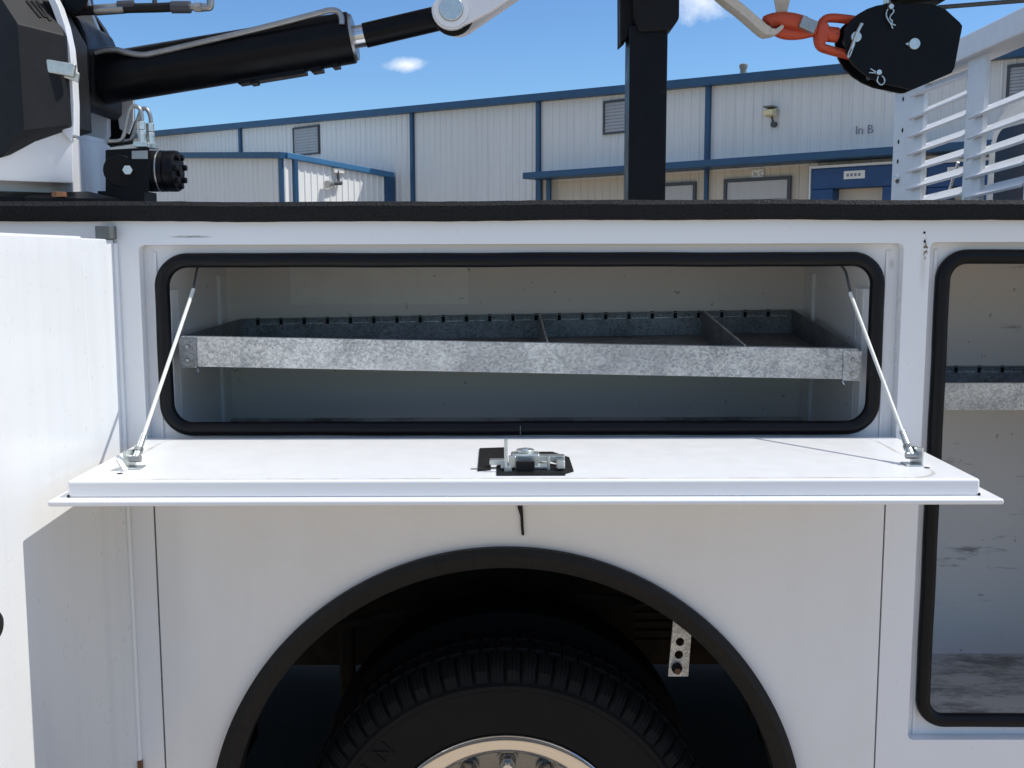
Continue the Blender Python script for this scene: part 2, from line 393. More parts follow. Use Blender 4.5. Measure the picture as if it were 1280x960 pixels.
# ================================================================== service truck
RAIL_T, RAIL_B = ZY(251, 0), ZY(276, 0)
XL, XR = -1.75, 1.42                                     # rear and front ends of the body side
GAPL, GAPR = P(191, 640, 0).x, P(1107, 632, 0).x
ZBOT = .50
truck = thing('service_truck', (0, 1.1, 0), 'white service truck with black top rail and its side compartments standing open', 'truck')
# --- recesses and openings, all (x0, x1, z0, z1)
rec1 = (P(177, 400, 0).x, P(1126, 400, 0).x, ZY(566, 0), ZY(305, 0))
rec2 = (P(1163, 305, 0).x, P(1163, 305, 0).x + .58, ZY(926, 0), ZY(304, 0))
rec3 = (-1.55, P(146, 500, 0).x - .035, .62, ZY(300, 0))
fen = (GAPL, GAPR, ZBOT - .06, ZY(571, 0))
face = MB().holes([[(XL, ZBOT - .05), (fen[0], ZBOT - .05), (fen[0], fen[3]), (fen[1], fen[3]), (fen[1], ZBOT - .05), (XR, ZBOT - .05), (XR, RAIL_B + .002), (XL, RAIL_B + .002)],
                   rrect(*rec1, .010, 3), rrect(*rec2, .010, 3), rrect(*rec3, .010, 3)], 0, .024)
face.build('body_side', 'white_paint', truck, bevel=.005, seg=3)
# --- wheel-arch panel between its two dark seams
ARX, ARZ, ARR = P(631.5, 960, 0).x, ZY(1041, 0), 0
ARR = ZY(683.5, 0) - ARZ
fx0, fx1 = fen[0] + .0028, fen[1] - .0028
a_end = math.asin((ARZ - ZBOT) / ARR)
arc = [(ARX + ARR * math.cos(a), ARZ + ARR * math.sin(a)) for a in [(-a_end) + (math.pi + 2 * a_end) * i / 96 for i in range(97)]]
MB().holes([[(fx0, ZBOT)] + list(reversed(arc)) + [(fx1, ZBOT), (fx1, fen[3] - .003), (fx0, fen[3] - .003)]], -.001, .016).build('wheel_arch_panel', 'white_fender', truck, bevel=.002)
MB().box(fen[0] - .01, fen[0] + .01, .020, .030, ZBOT, fen[3]).build('panel_gap_strip', 'matte_black', truck)
MB().box(fen[1] - .01, fen[1] + .01, .020, .030, ZBOT, fen[3]).build('panel_gap_strip', 'matte_black', truck)
# --- black rubber fender trim
tw = ARR - (ZY(706.5, 0) - ARZ)
prof = [(0.002, -.014), (.002, -.003), (-.006, .004), (-tw, .006), (-tw, .050), (-tw - .004, .050), (-tw - .004, -.002), (-tw * .9, -.008), (-.012, -.019)]
apath = [(ARX + ARR * math.cos(a), -.002, ARZ + ARR * math.sin(a)) for a in [(-a_end) + (math.pi + 2 * a_end) * i / 120 for i in range(121)]]
mb = MB(); vs = []
for i, q in enumerate(apath):
    a = math.atan2(q[2] - ARZ, q[0] - ARX)
    vs += [(q[0] + math.cos(a) * k[0], q[1] + k[1], q[2] + math.sin(a) * k[0]) for k in prof]
m = len(prof)
mb.add(vs, [(i * m + k, i * m + (k + 1) % m, (i + 1) * m + (k + 1) % m, (i + 1) * m + k) for i in range(120) for k in range(m)]).build('fender_trim', 'rubber', truck, smooth=40)
# little black drain strip hanging under the drop door
dp = [P(x, y, -.004) for x, y in ((649, 618), (649.5, 634), (651.5, 645), (652, 658), (653, 669))]
MB().sweep(dp, [(-.0035, -.002), (.0035, -.002), (.0035, .002), (-.0035, .002)], scale=[1.7, 1.3, .8, .75, .7]).build('drain_strip', 'rubber', truck)
# --- recess back plates, seals, compartments
def compartment(rec, op, r, depth, floor_z, ceil_z, xw, mats, seal_w=.026):
    ry = .024
    o2 = (op[0] + seal_w * .5, op[1] - seal_w * .5, op[2] + seal_w * .5, op[3] - seal_w * .5); r2 = r - seal_w * .5
    plate = MB().holes([rrect(rec[0] - .012, rec[1] + .012, rec[2] - .012, rec[3] + .012, .004, 2), rrect(*o2, r2, 10)], ry + .001, ry + .004).build('recess_plate', 'white_paint', truck)
    if ry:                                                # thin folded stiffening lines either side
        for xx in (rec[0] + .020, rec[1] - .020):
            MB().box(xx - .0035, xx + .0035, ry - .002, ry + .002, rec[2], rec[3] - .012).build('fold_line', 'white_paint', plate, bevel=.0015)
    lp = rrect(op[0] + seal_w / 2, op[1] - seal_w / 2, op[2] + seal_w / 2, op[3] - seal_w / 2, r - seal_w / 2, 12)
    full = []
    for i in range(len(lp)):                              # subdivide straight runs, slight sag
        a, b = Vector(lp[i]), Vector(lp[(i + 1) % len(lp)]); k = max(1, int((b - a).length / .03))
        full += [a.lerp(b, j / k) for j in range(k)]
    path = [(q.x + .0004 * math.sin(q.y * 31 + q.x * 3), ry - .008, q.y + .0004 * math.sin(q.x * 11) + .00025 * math.sin(q.x * 31)) for q in full]
    e = seal_w / 2
    pr = [(e * math.cos(t) * (1 if math.cos(t) > 0 else 1), .013 * math.sin(t)) for t in [2 * math.pi * i / 14 for i in range(14)]]
    MB().sweep(path, pr, closed=True).build('door_seal', 'seal_rubber', truck, smooth=60)
    x0, x1 = xw; t = .004; y0 = ry + .0045; y1 = depth
    back = MB().box(x0 - t, x1 + t, y1, y1 + t, floor_z - t, ceil_z + t).build('compartment_back', mats[0], truck)
    for a, b in ((x0 - t, x0), (x1, x1 + t)):
        MB().box(a, b, y0, y1 - .0003, floor_z, ceil_z).build('compartment_side', mats[1], truck)
    MB().box(x0 - t, x1 + t, y0, y1 - .0003, floor_z - t, floor_z - .0003).build('compartment_floor', mats[2], truck)
    MB().box(x0 - t, x1 + t, y0, y1 - .0003, ceil_z + .0003, ceil_z + t).build('compartment_ceiling', mats[1], truck)
    return back
op1 = (P(195, 430, 0.01).x, P(1104, 430, .01).x, ZY(545, .01), ZY(315.5, .01))
DEP = .52
c1w = (P(287, 430, DEP).x, P(1003, 430, DEP).x)
back1 = compartment(rec1, op1, .060, DEP, ZY(525, DEP), rec1[3] + .03, c1w, ('interior_white', 'interior_side', 'interior_floor'))
op2 = (P(1171.5, 330, .01).x, P(1171.5, 330, .01).x + .555, ZY(911, .01), ZY(313, .01))
compartment(rec2, op2, .055, DEP, ZY(822, .50), rec2[3] + .03, (op2[0] - .012, op2[1] + .012), ('interior_scuffed', 'interior_side', 'interior_floor'))
compartment(rec3, (rec3[0] + .012, rec3[1] - .012, rec3[2] + .012, rec3[3] - .012), .055, .36, rec3[2] + .01, rec3[3] + .03, (rec3[0], rec3[1]), ('interior_scuffed', 'interior_side', 'interior_floor'))
jx = P(650, 538, 0).x; MB().box(jx - .0006, jx + .0006, .0005, .0022, op1[2] + .001, op1[2] + .020).build('seal_joint', 'hinge_grey', truck)
# shelf tracks on the side walls of the long compartment
zt0, zt1 = ZY(532, .1), ZY(361, .12)
for sx_, xw in ((1, c1w[0]), (-1, c1w[1])):
    for ya, yb, th in ((.085, .118, .012), (.128, .142, .010), (.43, .475, .008)):
        o = MB().box(min(xw, xw + sx_ * th), max(xw, xw + sx_ * th), ya, yb, ZY(540, .3) , zt1 + (.022 if ya > .4 else 0)).build('shelf_track', 'white_cab', truck, bevel=.001)
# seam bead along the bottom back edge
MB().box(c1w[0], c1w[1], DEP - .012, DEP - .0005, ZY(525, DEP), ZY(525, DEP) + .006).build('seam_bead', 'interior_floor', back1)
# --- top rail with sprayed liner
ry0, ry1 = -.012, .115
rp = [(ry0, RAIL_B), (ry0 - .002, RAIL_B + .006), (ry0 - .002, RAIL_T - .008), (ry0 + .006, RAIL_T), (ry1, RAIL_T), (ry1, RAIL_B)]
mb = MB(); n = 160; vs = []
for i in range(n + 1):
    x = XL + (XR - XL) * i / n; dz = .0010 * math.sin(x * 5.1) + .0005 * math.sin(x * 17)
    vs += [(x, y + (random.uniform(-.0004, .0004)), z + dz + random.uniform(-.0004, .0004)) for y, z in rp]
m = len(rp)
mb.add(vs, [(i * m + k, i * m + (k + 1) % m, (i + 1) * m + (k + 1) % m, (i + 1) * m + k) for i in range(n) for k in range(m)] + [tuple(range(m)), tuple(n * m + k for k in range(m))])
mb.build('top_rail', 'bed_liner', truck, smooth=30)
# --- bed and the far body side
MB().box(XL, XR, .53, 1.75, 1.05, 1.09).build('bed_floor', 'bed_liner', truck)
MB().box(XL, XR, .526, .55, 1.09, RAIL_B).build('bed_wall', 'white_cab', truck)
MB().box(XL, XR, 1.75, 2.22, .55, RAIL_B).build('far_body_side', 'white_cab', truck, bevel=.01)
MB().box(XL, XR, 1.74, 2.24, RAIL_B + .001, RAIL_T).build('top_rail', 'bed_liner', truck, bevel=.008)
MB().box(XL, XL + .03, .55, 1.75, .9, RAIL_B).build('tailgate', 'white_cab', truck, bevel=.006)
MB().box(XR - .03, XR, .55, 1.75, .8, RAIL_B).build('bulkhead', 'white_cab', truck, bevel=.006)
# body underside between face and bed, wheel well
MB().box(GAPL - .0, GAPR, .032, .60, ZY(571, 0) - .05, ZY(571, 0) - .046).build('wheel_well_roof', 'underbody_black', truck)
wl = [(ARX + (ARR + .03) * math.cos(R(a)), ARZ + (ARR + .03) * math.sin(R(a))) for a in range(-2, 183, 4)]
MB().holes([wl + [(x * .995, z - .006) for x, z in reversed(wl)]], .035, .46).build('wheel_well_liner', 'underbody_black', truck, smooth=40)
zi = ZY(829, .75)
MB().box(XL, XR, .74, .82, zi, 1.04).build('chassis_rail', 'dusty_frame', truck)
MB().box(XL, XR, 1.40, 1.48, zi, 1.04).build('chassis_rail', 'underbody_black', truck)
MB().box(XL, 3.3, 2.17, 2.19, .12, .56).build('sky_light_blocker', 'underbody_black', truck)  # unseen panel added to keep low sky light from under the truck
MB().box(XL, XR, 1.6, 1.63, zi + .01, 1.04).build('inner_skirt', 'underbody_black', truck)
MB().cyl((ARX, .3, .41), (ARX, 1.9, .41), .06).build('axle', 'underbody_black', truck, smooth=40)
MB().lathe((ARX, 1.1, .41), [(.02, -.18), (.10, -.16), (.17, -.06), (.17, .06), (.10, .16), (.02, .18)], 24).build('differential', 'underbody_black', truck, smooth=60)
for x in (-.40, .62):
    MB().box(ARX + x - .018, ARX + x + .018, .62, .66, .46, .70).build('spring_hanger', 'dusty_frame', truck, bevel=.01)
MB().sweep(spline([(ARX - .75, .60, .60), (ARX - .3, .58, .74), (ARX + .2, .60, .78), (ARX + .75, .60, .66)], 8), [(.012 * math.cos(t), .012 * math.sin(t)) for t in [math.pi * i / 4 for i in range(8)]], up=(0, 1, 0)).build('brake_hose', 'dusty_frame', truck, smooth=40)
for k_ in range(5): MB().box(ARX + .30 + k_ * .0, ARX + .62, .50, .515, .70 + k_ * .022, .708 + k_ * .022).build('step_slat', 'dusty_frame', truck)
# galvanised hanger strap in the wheel well
by = .16; hb = MB(); strap = [(841, 772), (864, 780), (859, 846), (834, 846)]
sc_ = lambda x, y: (P(x, y, by).x, P(x, y, by).z)
hb.holes([[sc_(*q) for q in strap], [sc_(*q) for q in circ((849, 803), 5.4, 14)], [sc_(*q) for q in circ((847.5, 819), 5.4, 14)]], by, by + .006)
strap_o = hb.build('hanger_strap', 'galvanised', truck, label='galvanised strap with punched holes in the wheel arch')
MB().cyl(P(845, 836, by), P(845, 836, by - .010) , .011, 12).build('bolt_washer', 'matte_black', strap_o)
MB().cyl(P(846, 840, by - .008), P(846, 840, by - .026), .0065, 6).build('bolt', 'brown_rust', strap_o)
# --- drop-down door
zh, zn = ZY(546.5, 0), ZY(600, -.345)
NEAR = -.345
px0, px1 = P(83, 605, NEAR).x, P(1225, 605, NEAR).x
dd = MB()
def pan_z(y): return zh + (zn - zh) * (y / NEAR)
pt = .026
pan = MB().hexa([(px0, NEAR, zn - pt), (px1, NEAR, zn - pt), (px1, -.001, zh - pt), (px0, -.001, zh - pt), (px0, NEAR, zn), (px1, NEAR, zn), (px1, -.001, zh), (px0, -.001, zh)])
door = pan.build('drop_door', 'white_pan', truck, bevel=.0045, seg=3, label='white drop-down compartment door lying open and flat')
fl0, fl1, fy = P(58, 630, NEAR - .022).x, P(1255, 628, NEAR - .022).x, NEAR - .022
zf = zn - pt
MB().hexa([(fl0, fy, zf - .008), (fl1, fy, zf - .008), (fl1, -.003, zh - pt - .008), (fl0, -.003, zh - pt - .008), (fl0, fy, zf + .0006), (fl1, fy, zf + .0006), (fl1, -.003, zh - pt + .0006), (fl0, -.003, zh - pt + .0006)]).build('door_skin', 'white_paint', door, bevel=.0032, seg=3)
# hinge leaf
MB().cyl((px0 + .01, -.004, zh - pt - .012), (px1 - .01, -.004, zh - pt - .012), .007, 10).build('hinge', 'white_paint', door, smooth=40)
# dark corner slots of the folded pan
for xx, lab in ((px0, -1), (px1, 1)):
    MB().box(xx - .0006 - (.002 if lab > 0 else 0), xx + .0006 + (.002 if lab < 0 else 0), NEAR - .0006, NEAR + .006, zf + .001, zf + .0045).build('drain_slot', 'matte_black', door)
# --- paddle latch in the middle of the pan
def DP(px, py):                                          # point on the pan seen at a pixel
    r = ray(px, py)
    k = (zn - zh) / NEAR                                  # z = zh + k*y
    t = (zh + k * (-D) - H) / (r.z - k * r.y)
    return Vector((r.x * t, r.y * t - D, H + r.z * t))
def onpan(pts, h0, h1):
    q = [DP(*p) + Vector((0, 0, h0)) for p in pts]; return MB().prism(q, (0, 0, h1 - h0))
latch = onpan([(620, 583), (640, 579), (668, 577), (706, 584), (706, 595), (620, 595)], .0003, .0016).build('latch_opening', 'matte_black', door)
onpan([(599, 561.5), (631, 560.5), (631, 573), (613, 576.5), (613, 588), (596.5, 589.5)], .0004, .0022).build('gasket', 'rubber', latch)
onpan([(668, 566), (690, 566), (711, 573), (716.5, 590), (703, 594), (697, 580), (668, 570)], .0005, .0020).build('gasket', 'rubber', latch)
a_ = DP(588, 587); MB().cyl(a_ + Vector((0, 0, .0012)), DP(600, 586.5) + Vector((0, 0, .0012)), .0012, 6).build('latch_wire', 'dull_steel', latch)
lc = DP(655, 580)
lz = lc.z
def lb(px, py, wpx, h, dy, z0=0.0): 
    c = DP(px, py); k = wpx / 2 / 840
    return MB().box(c.x - k, c.x + k, c.y - dy / 2, c.y + dy / 2, c.z + z0, c.z + z0 + h)
lb(655, 585, 62, .004, .035, .002).build('latch_base', 'zinc', latch, bevel=.001)
lb(656, 584, 38, .018, .030, .005).build('latch_housing', 'zinc', latch, bevel=.003)
c = DP(656, 583) + Vector((0, 0, .003)); MB().cyl(c + Vector((0, 0, .020)), c + Vector((0, 0, .0245)), .014, 18).build('latch_cam', 'zinc', latch, bevel=.001)
MB().cyl(c + Vector((0, 0, .0235)), c + Vector((0, 0, .0262)), .005, 6).build('latch_screw', 'bright_steel', latch)
lb(656, 591, 24, .015, .006, .003).build('latch_pawl', 'rubber', latch, bevel=.001)
lb(622, 585, 22, .008, .016, .006).build('latch_arm', 'zinc', latch, bevel=.001)
lb(688, 582, 36, .009, .018, .008).build('latch_arm', 'zinc', latch, bevel=.001)
a = DP(632, 590); MB().cyl(a + Vector((0, 0, .003)), a + Vector((-.0003, .004, .050)), .0026, 8).build('latch_rod', 'zinc', latch, smooth=40)
MB().cyl(a + Vector((.003, -.004, .003)), a + Vector((.003, .006, .003)), .006, 12).build('latch_eye', 'zinc', latch, smooth=40)
a = DP(685, 588); MB().cyl(a + Vector((0, 0, .001)), a + Vector((0, 0, .022)), .0025, 8).build('latch_rod', 'zinc', latch, smooth=40)
lb(640, 588, 10, .019, .012, .004).build('latch_bracket', 'zinc', latch, bevel=.002)
lb(700, 588, 11, .014, .020, .003).build('latch_bracket', 'zinc', latch, bevel=.002)
# --- stay cables
def stay(base_px, tip_px, sleeve_top, top_px, side):
    base = DP(*base_px); top = P(*top_px, .045)
    stem = DP(*tip_px)
    br = MB()
    hx = .0035
    c = base + Vector((0, 0, .014))
    br.obox(c, Vector((.004, .014, 0)) * 1 if side < 0 else Vector((-.004, .014, 0)), (.0012, 0, 0), (0, 0, .015))
    br.obox(base + Vector((-.009 * side * -1 * -1, 0, .0012)), (.012, 0, 0), (0, .013, 0), (0, 0, .0012))
    b = br.build('stay_bracket', 'zinc', door, bevel=.0008)
    pin = base + Vector((-side * .001, .001, .015))
    MB().cyl(pin + Vector((side * .004, 0, 0)), pin - Vector((side * .016, 0, 0)), .0058, 12).build('stay_bolt', 'dull_steel', b, smooth=40)
    p0 = pin - Vector((side * .008, 0, 0))
    dirv = (top - p0)
    def at(t, sag=0): return p0 + dirv * t + Vector((0, 0, -sag))
    MB().tube([at(0), at(.04), at(.11)], .0058, 10, scale=[1.1, 1, .85]).build('swage_sleeve', 'zinc', b, smooth=40)
    MB().cyl(at(.03), at(.045), .0075, 8).build('swage_collar', 'dull_steel', b, smooth=40)
    ts = sleeve_top
    k = side * .006
    MB().tube([at(.10), at(.3), at(.5), at(ts)], .0032, 10).build('stay_cable', 'cable_white', door, smooth=40)
    MB().tube(spline([at(ts - .01), at(ts + .06) + Vector((k * .6, 0, 0)), at(ts + .13) + Vector((k, 0, 0)), at(1.0)], 5), .0024, 8).build('stay_wire', 'cable_wire', door, smooth=40)
    MB().cyl(top, top + Vector((0, .002, .02)), .006, 10).build('stay_anchor', 'dull_steel', truck)
stay((162, 584), (170, 560), .86, (252, 331), -1)
stay((1145, 582), (1137, 560), .83, (1049, 331), 1)
# clip tab beside the left bracket
a = DP(154, 588); MB().obox(a + Vector((-.004, .004, .009)), (.0065, -.004, -.008), (.002, .003, 0), (.0008, 0, .0012)).build('stay_clip', 'zinc', door)
# small holes in the pan near the brackets
for q in ((1158, 586), (149, 591)):
    a = DP(*q); MB().cyl(a + Vector((0, 0, .0002)), a + Vector((0, 0, .0006)), .0045, 12).build('screw_hole', 'matte_black', door)
# --- swung-open door on the left (at right angles to the truck)
LX = P(141, 294, 0).x
LXF = LX + .004
zt_l = ZY(293, 0) - .004
def slant(xa, xb, ya, yb, z0, z1):
    k_ = .049; return MB().hexa([(xa + k_ * ya, ya, z0), (xb + k_ * ya, ya, z0), (xb + k_ * yb, yb, z0), (xa + k_ * yb, yb, z0), (xa + k_ * ya, ya, z1), (xb + k_ * ya, ya, z1), (xb + k_ * yb, yb, z1), (xa + k_ * yb, yb, z1)])
ld = slant(LXF - .038, LXF, -.66, -.125, .64, zt_l).build('side_door', 'white_door', truck, bevel=.005, seg=3, label='white side compartment door swung open at a right angle')
slant(LXF - .036, LXF - .0012, -.1245, -.004, .645, zt_l - .003).build('door_edge_fold', 'white_door', ld, bevel=.003)
MB().cyl((LXF + .001, -.004, .64), (LXF + .001, -.004, zt_l - .01), .0045, 10).build('hinge', 'white_door', ld, smooth=40)
a = P(133, 281, -.03)
MB().box(LXF - .022, LXF + .004, -.034, -.001, zt_l - .003, zt_l + .020).build('hinge_cap', 'hinge_grey', ld, bevel=.002)
k = PX(0, 777, LXF - .020)
MB().lathe((LXF + .049 * (k.y - .013), k.y - .013, k.z), [(.001, .006), (.013, .006), (.018, .004), (.021, .001), (.021, -.002)], 24, 'X').build('door_lock', 'rubber', ld, smooth=40)
a = P(174, 951, 0); MB().box(a.x - .003, a.x + .006, -.010, -.001, a.z - .03, a.z + .006).build('hinge_knuckle', 'brown_rust', truck, bevel=.002)
# bolt holes in the pillar
for q in ((1155.5, 292), (1156, 303)):
    a = P(*q, -.0002); MB().cyl(a, a + Vector((0, -.0005, 0)), .0022, 10).build('screw_hole', 'matte_black', truck)

# --- rear wheel
def wheel(cx, cyf, cz, label=None):
    Rt = .405
    sh = [(.262, .012), (.270, .002), (.302, -.010), (.335, -.015), (.362, -.014), (.366, -.019), (.374, -.018), (.379, -.010)]
    tread = [(.396, -.002), (.410, .010), (.419, .028), (.422, .045), (.413, .047), (.413, .054), (.423, .056), (.425, .095), (.415, .097), (.415, .104), (.425, .106), (.423, .146), (.413, .148), (.413, .155), (.421, .157), (.418, .172), (.405, .192), (.38, .205)]
    rear = [(.34, .212), (.30, .208), (.262, .19)]
    prof = sh + tread + rear; n = 960; vs = []
    ks = len(sh)
    for i in range(n):
        a = 2 * math.pi * i / n
        ph = i % 12; blk = (i // 12) % 2
        for k, (r, y) in enumerate(prof):
            rr_, yy = r, y
            if ks <= k <= ks + 3:
                if ph in (0, 1): rr_ -= .008; yy += .006 if k < ks + 2 else .0
                elif ph in (4, 7, 10): rr_ -= .002; yy += .0014
                if blk and k == ks: rr_ += .004
            elif ks + 6 <= k <= ks + 16 and (i + 3 * k) % 12 in (0, 1): rr_ -= .006
            vs.append((cx + rr_ * math.cos(a), cyf + yy, cz + rr_ * math.sin(a)))
    m = len(prof)
    mb = MB().add(vs, [(i * m + k, i * m + k + 1, ((i + 1) % n) * m + k + 1, ((i + 1) % n) * m + k) for i in range(n) for k in range(m - 1)])
    rim = MB().lathe((cx, cyf, cz), [(.264, .020), (.2665, .006), (.2655, .002), (.2630, .0), (.2605, .002), (.258, .0045), (.241, .0095), (.226, .0150), (.2215, .0185), (.2190, .028), (.2180, .050), (.216, .075), (.212, .098), (.203, .114), (.190, .122), (.180, .124)], 128).build('rim', 'chrome', truck, smooth=60)
    mb.build('tyre', 'tyre_rubber', rim, smooth=28)
    MB().lathe((cx, cyf, cz), [(.200, .1215), (.150, .118), (.110, .118), (.103, .108), (.100, .05), (.094, .04), (.001, .036)], 96).build('wheel_disc', 'disc_metal', rim, smooth=40)
    for i in range(12):
        a = R(89 + 30 * i); c = Vector((cx + .162 * math.cos(a), cyf + .117, cz + .162 * math.sin(a)))
        MB().cyl(c, c + Vector((0, -.010, 0)), .022, 16).build('washer', 'disc_metal', rim, smooth=40)
        MB().cyl(c + Vector((0, -.010, 0)), c + Vector((0, -.036, 0)), .0185, 6, .017).build('lug_nut', 'disc_metal', rim, bevel=.002)
        MB().cyl(c + Vector((0, -.036, 0)), c + Vector((0, -.054, 0)), .0105, 12).build('stud', 'bright_steel', rim, smooth=40)
    for i in range(5):
        a = R(56 + 72 * i); ring = []
        for k in range(20):
            b = 2 * math.pi * k / 20; rr2 = .193 + .010 * math.sin(b); aa = a + .10 * math.cos(b)
            ring.append((cx + rr2 * math.cos(aa), cyf + .1165, cz + rr2 * math.sin(aa)))
        MB().prism(ring, (0, -.0006, 0)).build('hand_hole', 'underbody_black', rim)
    return rim
WX = P(631, 940, .1).x
w1 = wheel(WX, .085, .405)
# raised lettering round the upper left of the sidewall
for i, ch in enumerate('MICHELIN'):
    vs, fs = text_mesh(ch, .048, .0022); a = R(191 - i * 8.0)
    rad = Vector((math.cos(a), 0, math.sin(a))); tan = Vector((math.sin(a), 0, -math.cos(a)))
    o = Vector((WX, .0692, .405)) + rad * .336
    MB().add([o + tan * q.x + rad * q.y + Vector((0, -q.z, 0)) for q in vs], fs).build('sidewall_letter', 'tyre_rubber', w1)
inner = MB().lathe((WX, .33, .405), [(.26, .0), (.33, -.012), (.39, .0), (.42, .03), (.425, .1), (.42, .17), (.39, .2), (.33, .21), (.26, .2)], 96).build('inner_tyre', 'tyre_rubber', truck, smooth=40)
MB().lathe((WX, 1.95, .405), [(.001, .0), (.26, .0), (.33, -.012), (.39, .0), (.42, .03), (.425, .1), (.42, .17), (.39, .2), (.33, .21), (.26, .2), (.001, .2)], 64).build('far_wheel', 'tyre_rubber', truck, smooth=40)
for yy, nm in ((.20, 'front_wheel'), (1.85, 'front_wheel')):
    MB().lathe((3.05, yy, .405), [(.001, .02), (.26, .02), (.27, .0), (.33, -.012), (.39, .0), (.42, .03), (.425, .1), (.42, .17), (.39, .2), (.33, .21), (.26, .2), (.001, .2)], 64).build(nm, 'tyre_rubber', truck, smooth=40)
# --- cab (seen through the rack)
cx0, cx1, cy0, cy1 = 1.76, 3.4, .12, 2.06
sec = [(cy0, .75), (cy0 - .02, 1.15), (cy0, 1.7), (cy0 + .01, 2.0), (cy0 + .05, 2.09), (cy0 + .14, 2.145), (cy0 + .40, 2.21), ((cy0 + cy1) / 2, 2.24)]
sec = sec + [(cy0 + cy1 - y, z) for y, z in reversed(sec[:-1])]
mb = MB(); k = len(sec); vs = []
for x, sc2, dz in ((cx0 + .015, .985, -.025), (cx0, 1, -.01), (cx0 + .1, 1, 0), (2.45, 1, 0), (2.75, .99, -.10), (3.25, .97, -.75)):
    vs += [(x, (cy0 + cy1) / 2 + (y - (cy0 + cy1) / 2) * sc2, z + (dz if z > 1.4 else 0)) for y, z in sec]
mb.add(vs, [(i * k + j, i * k + (j + 1) % k, (i + 1) * k + (j + 1) % k, (i + 1) * k + j) for i in range(5) for j in range(k)] + [tuple(range(k)), tuple(5 * k + j for j in range(k))])
cab = mb.build('cab', 'white_cab', truck, smooth=40)
gw = rrect(cy0 + .07, cy1 - .07, 1.45, 2.055, .06)
q = [(cx0 - .006, y, z) for y, z in gw]
MB().prism(q, (.02, 0, 0)).build('rear_window', 'dark_glass', cab)
MB().box(3.25, 4.3, cy0 + .02, cy1 - .02, .6, 1.30).build('bonnet', 'white_cab', truck, bevel=.12, seg=4)
MB().box(XR, 3.4, .74, .82, .5, .72).build('chassis_rail', 'underbody_black', truck)
MB().box(XR, 3.4, 1.40, 1.48, .5, .72).build('chassis_rail', 'underbody_black', truck)

# ================================================================== galvanised trays
def tray(FL, FR, BL, BR, hgt, label, dividers=(), slot=.052, brackets=True):
    FL, FR, BL, BR = map(Vector, (FL, FR, BL, BR))
    def T(u, v, h=0): return FL.lerp(FR, u).lerp(BL.lerp(BR, u), v) + Vector((0, 0, -h))
    base = (FL + FR + BL + BR) / 4; root = thing('galvanised_tray', (base.x, base.y, base.z - hgt), label, 'tray', None)
    W = (FR - FL).length; DD = (BL - FL).length
    e = .0016 / DD; ex = .0016 / W
    def slab(u0, u1, v0, v1, h0, h1): return MB().hexa([T(u0, v0, h1), T(u1, v0, h1), T(u1, v1, h1), T(u0, v1, h1), T(u0, v0, h0), T(u1, v0, h0), T(u1, v1, h0), T(u0, v1, h0)])
    lip = slab(0, 1, 0, e, 0, hgt); lip.add(*((lambda m: (m.v, m.f))(slab(0, 1, e, .012 / DD, 0, .0014)))); lip.add(*((lambda m: (m.v, m.f))(slab(0, 1, e, .010 / DD, hgt - .0014, hgt))))
    fr = lip.build('front_lip', 'galvanised', root)
    slab(ex, 1 - ex, 0.01, 1 - e, hgt - .003, hgt - .0016).build('tray_floor', 'galvanised_weathered', root)
    bw = slab(0, 1, 1 - e, 1, 0, hgt).build('back_wall', 'galvanised_weathered', root)
    slab(0, 1, 1 - .012 / DD, 1 - e * 1.02, .0006, .0018).build('back_hem', 'galvanised_weathered', bw)
    for u0, u1 in ((0, ex), (1 - ex, 1)): slab(u0, u1, e * 1.05, 1 - e * 1.05, 0, hgt).build('side_wall', 'galvanised_weathered', root)
    n = int(W / slot)
    for i in range(1, n + 1):
        u = (i - .3) * slot / W
        slab(u - .0036 / W, u + .0036 / W, 1 - .0026 / DD, 1 - e * 1.1, -.0012, .015).build('slot', 'matte_black', bw)
        slab(u + .005 / W, u + (slot - .009) / W, 1 - .0024 / DD, 1 - e * 1.1, .0125, .0142).build('slot_edge', 'galvanised', bw)
    for (ub, uf) in dividers:
        a, b, c = T(ub, 1 - e * 3, -.002), T(uf, .03, 0), Vector((.0012, 0, 0))
        a2, b2 = T(ub, 1 - e * 3, hgt - .003), T(uf, .03, hgt - .003)
        dv = MB().hexa([b2 - c, b2 + c, a2 + c, a2 - c, b - c, b + c, a + c, a - c]).build('divider', 'galvanised_weathered', root)
        MB().tube([a + Vector((0, -.02, -.001)), b], .0018, 8).build('divider_hem', 'galvanised', dv, smooth=40)
    if brackets:
        bk = .028 / W
        for u0, u1 in ((-.004 / W, bk), (1 - bk, 1 + .006 / W)):
            b = slab(u0, u1, -.0028 / DD, -.0004 / DD, .003, hgt + .002).build('end_bracket', 'galvanised_weathered' if u0 < .5 else 'galvanised', root)
            um = (u0 + u1) / 2
            for h in (.019, .044):
                c = T(um, -.0028 / DD, h); MB().cyl(c, c + Vector((0, -.0035, 0)), .0045, 10, .003).build('screw', 'dull_steel', b, smooth=40)
            c = T(u1 if u0 < .5 else u0, -.001 / DD, hgt + .004); MB().cyl(c, c + Vector((.003, -.004, -.006)), .0018, 6).build('spring_tab', 'zinc', b)
    return root
YF, YB = .035, .497
tray(P(226, 419, YF), P(1073, 437.5, YF), P(302, 397.5, YB), P(991, 387.5, YB), .0555, 'long galvanised tray with two dividers in the compartment above the wheel', ((.540, .541), (.835, .835)))
a = P(1171, 480, .17); xl = op2[0] - .005
zb = ZY(458.5, .47)
tray((xl, .17, a.z), (xl + .56, .17, a.z - .002), (xl, .47, zb), (xl + .56, .47, zb), .0530, 'galvanised tray with slotted back in the tall open compartment', (), brackets=False)

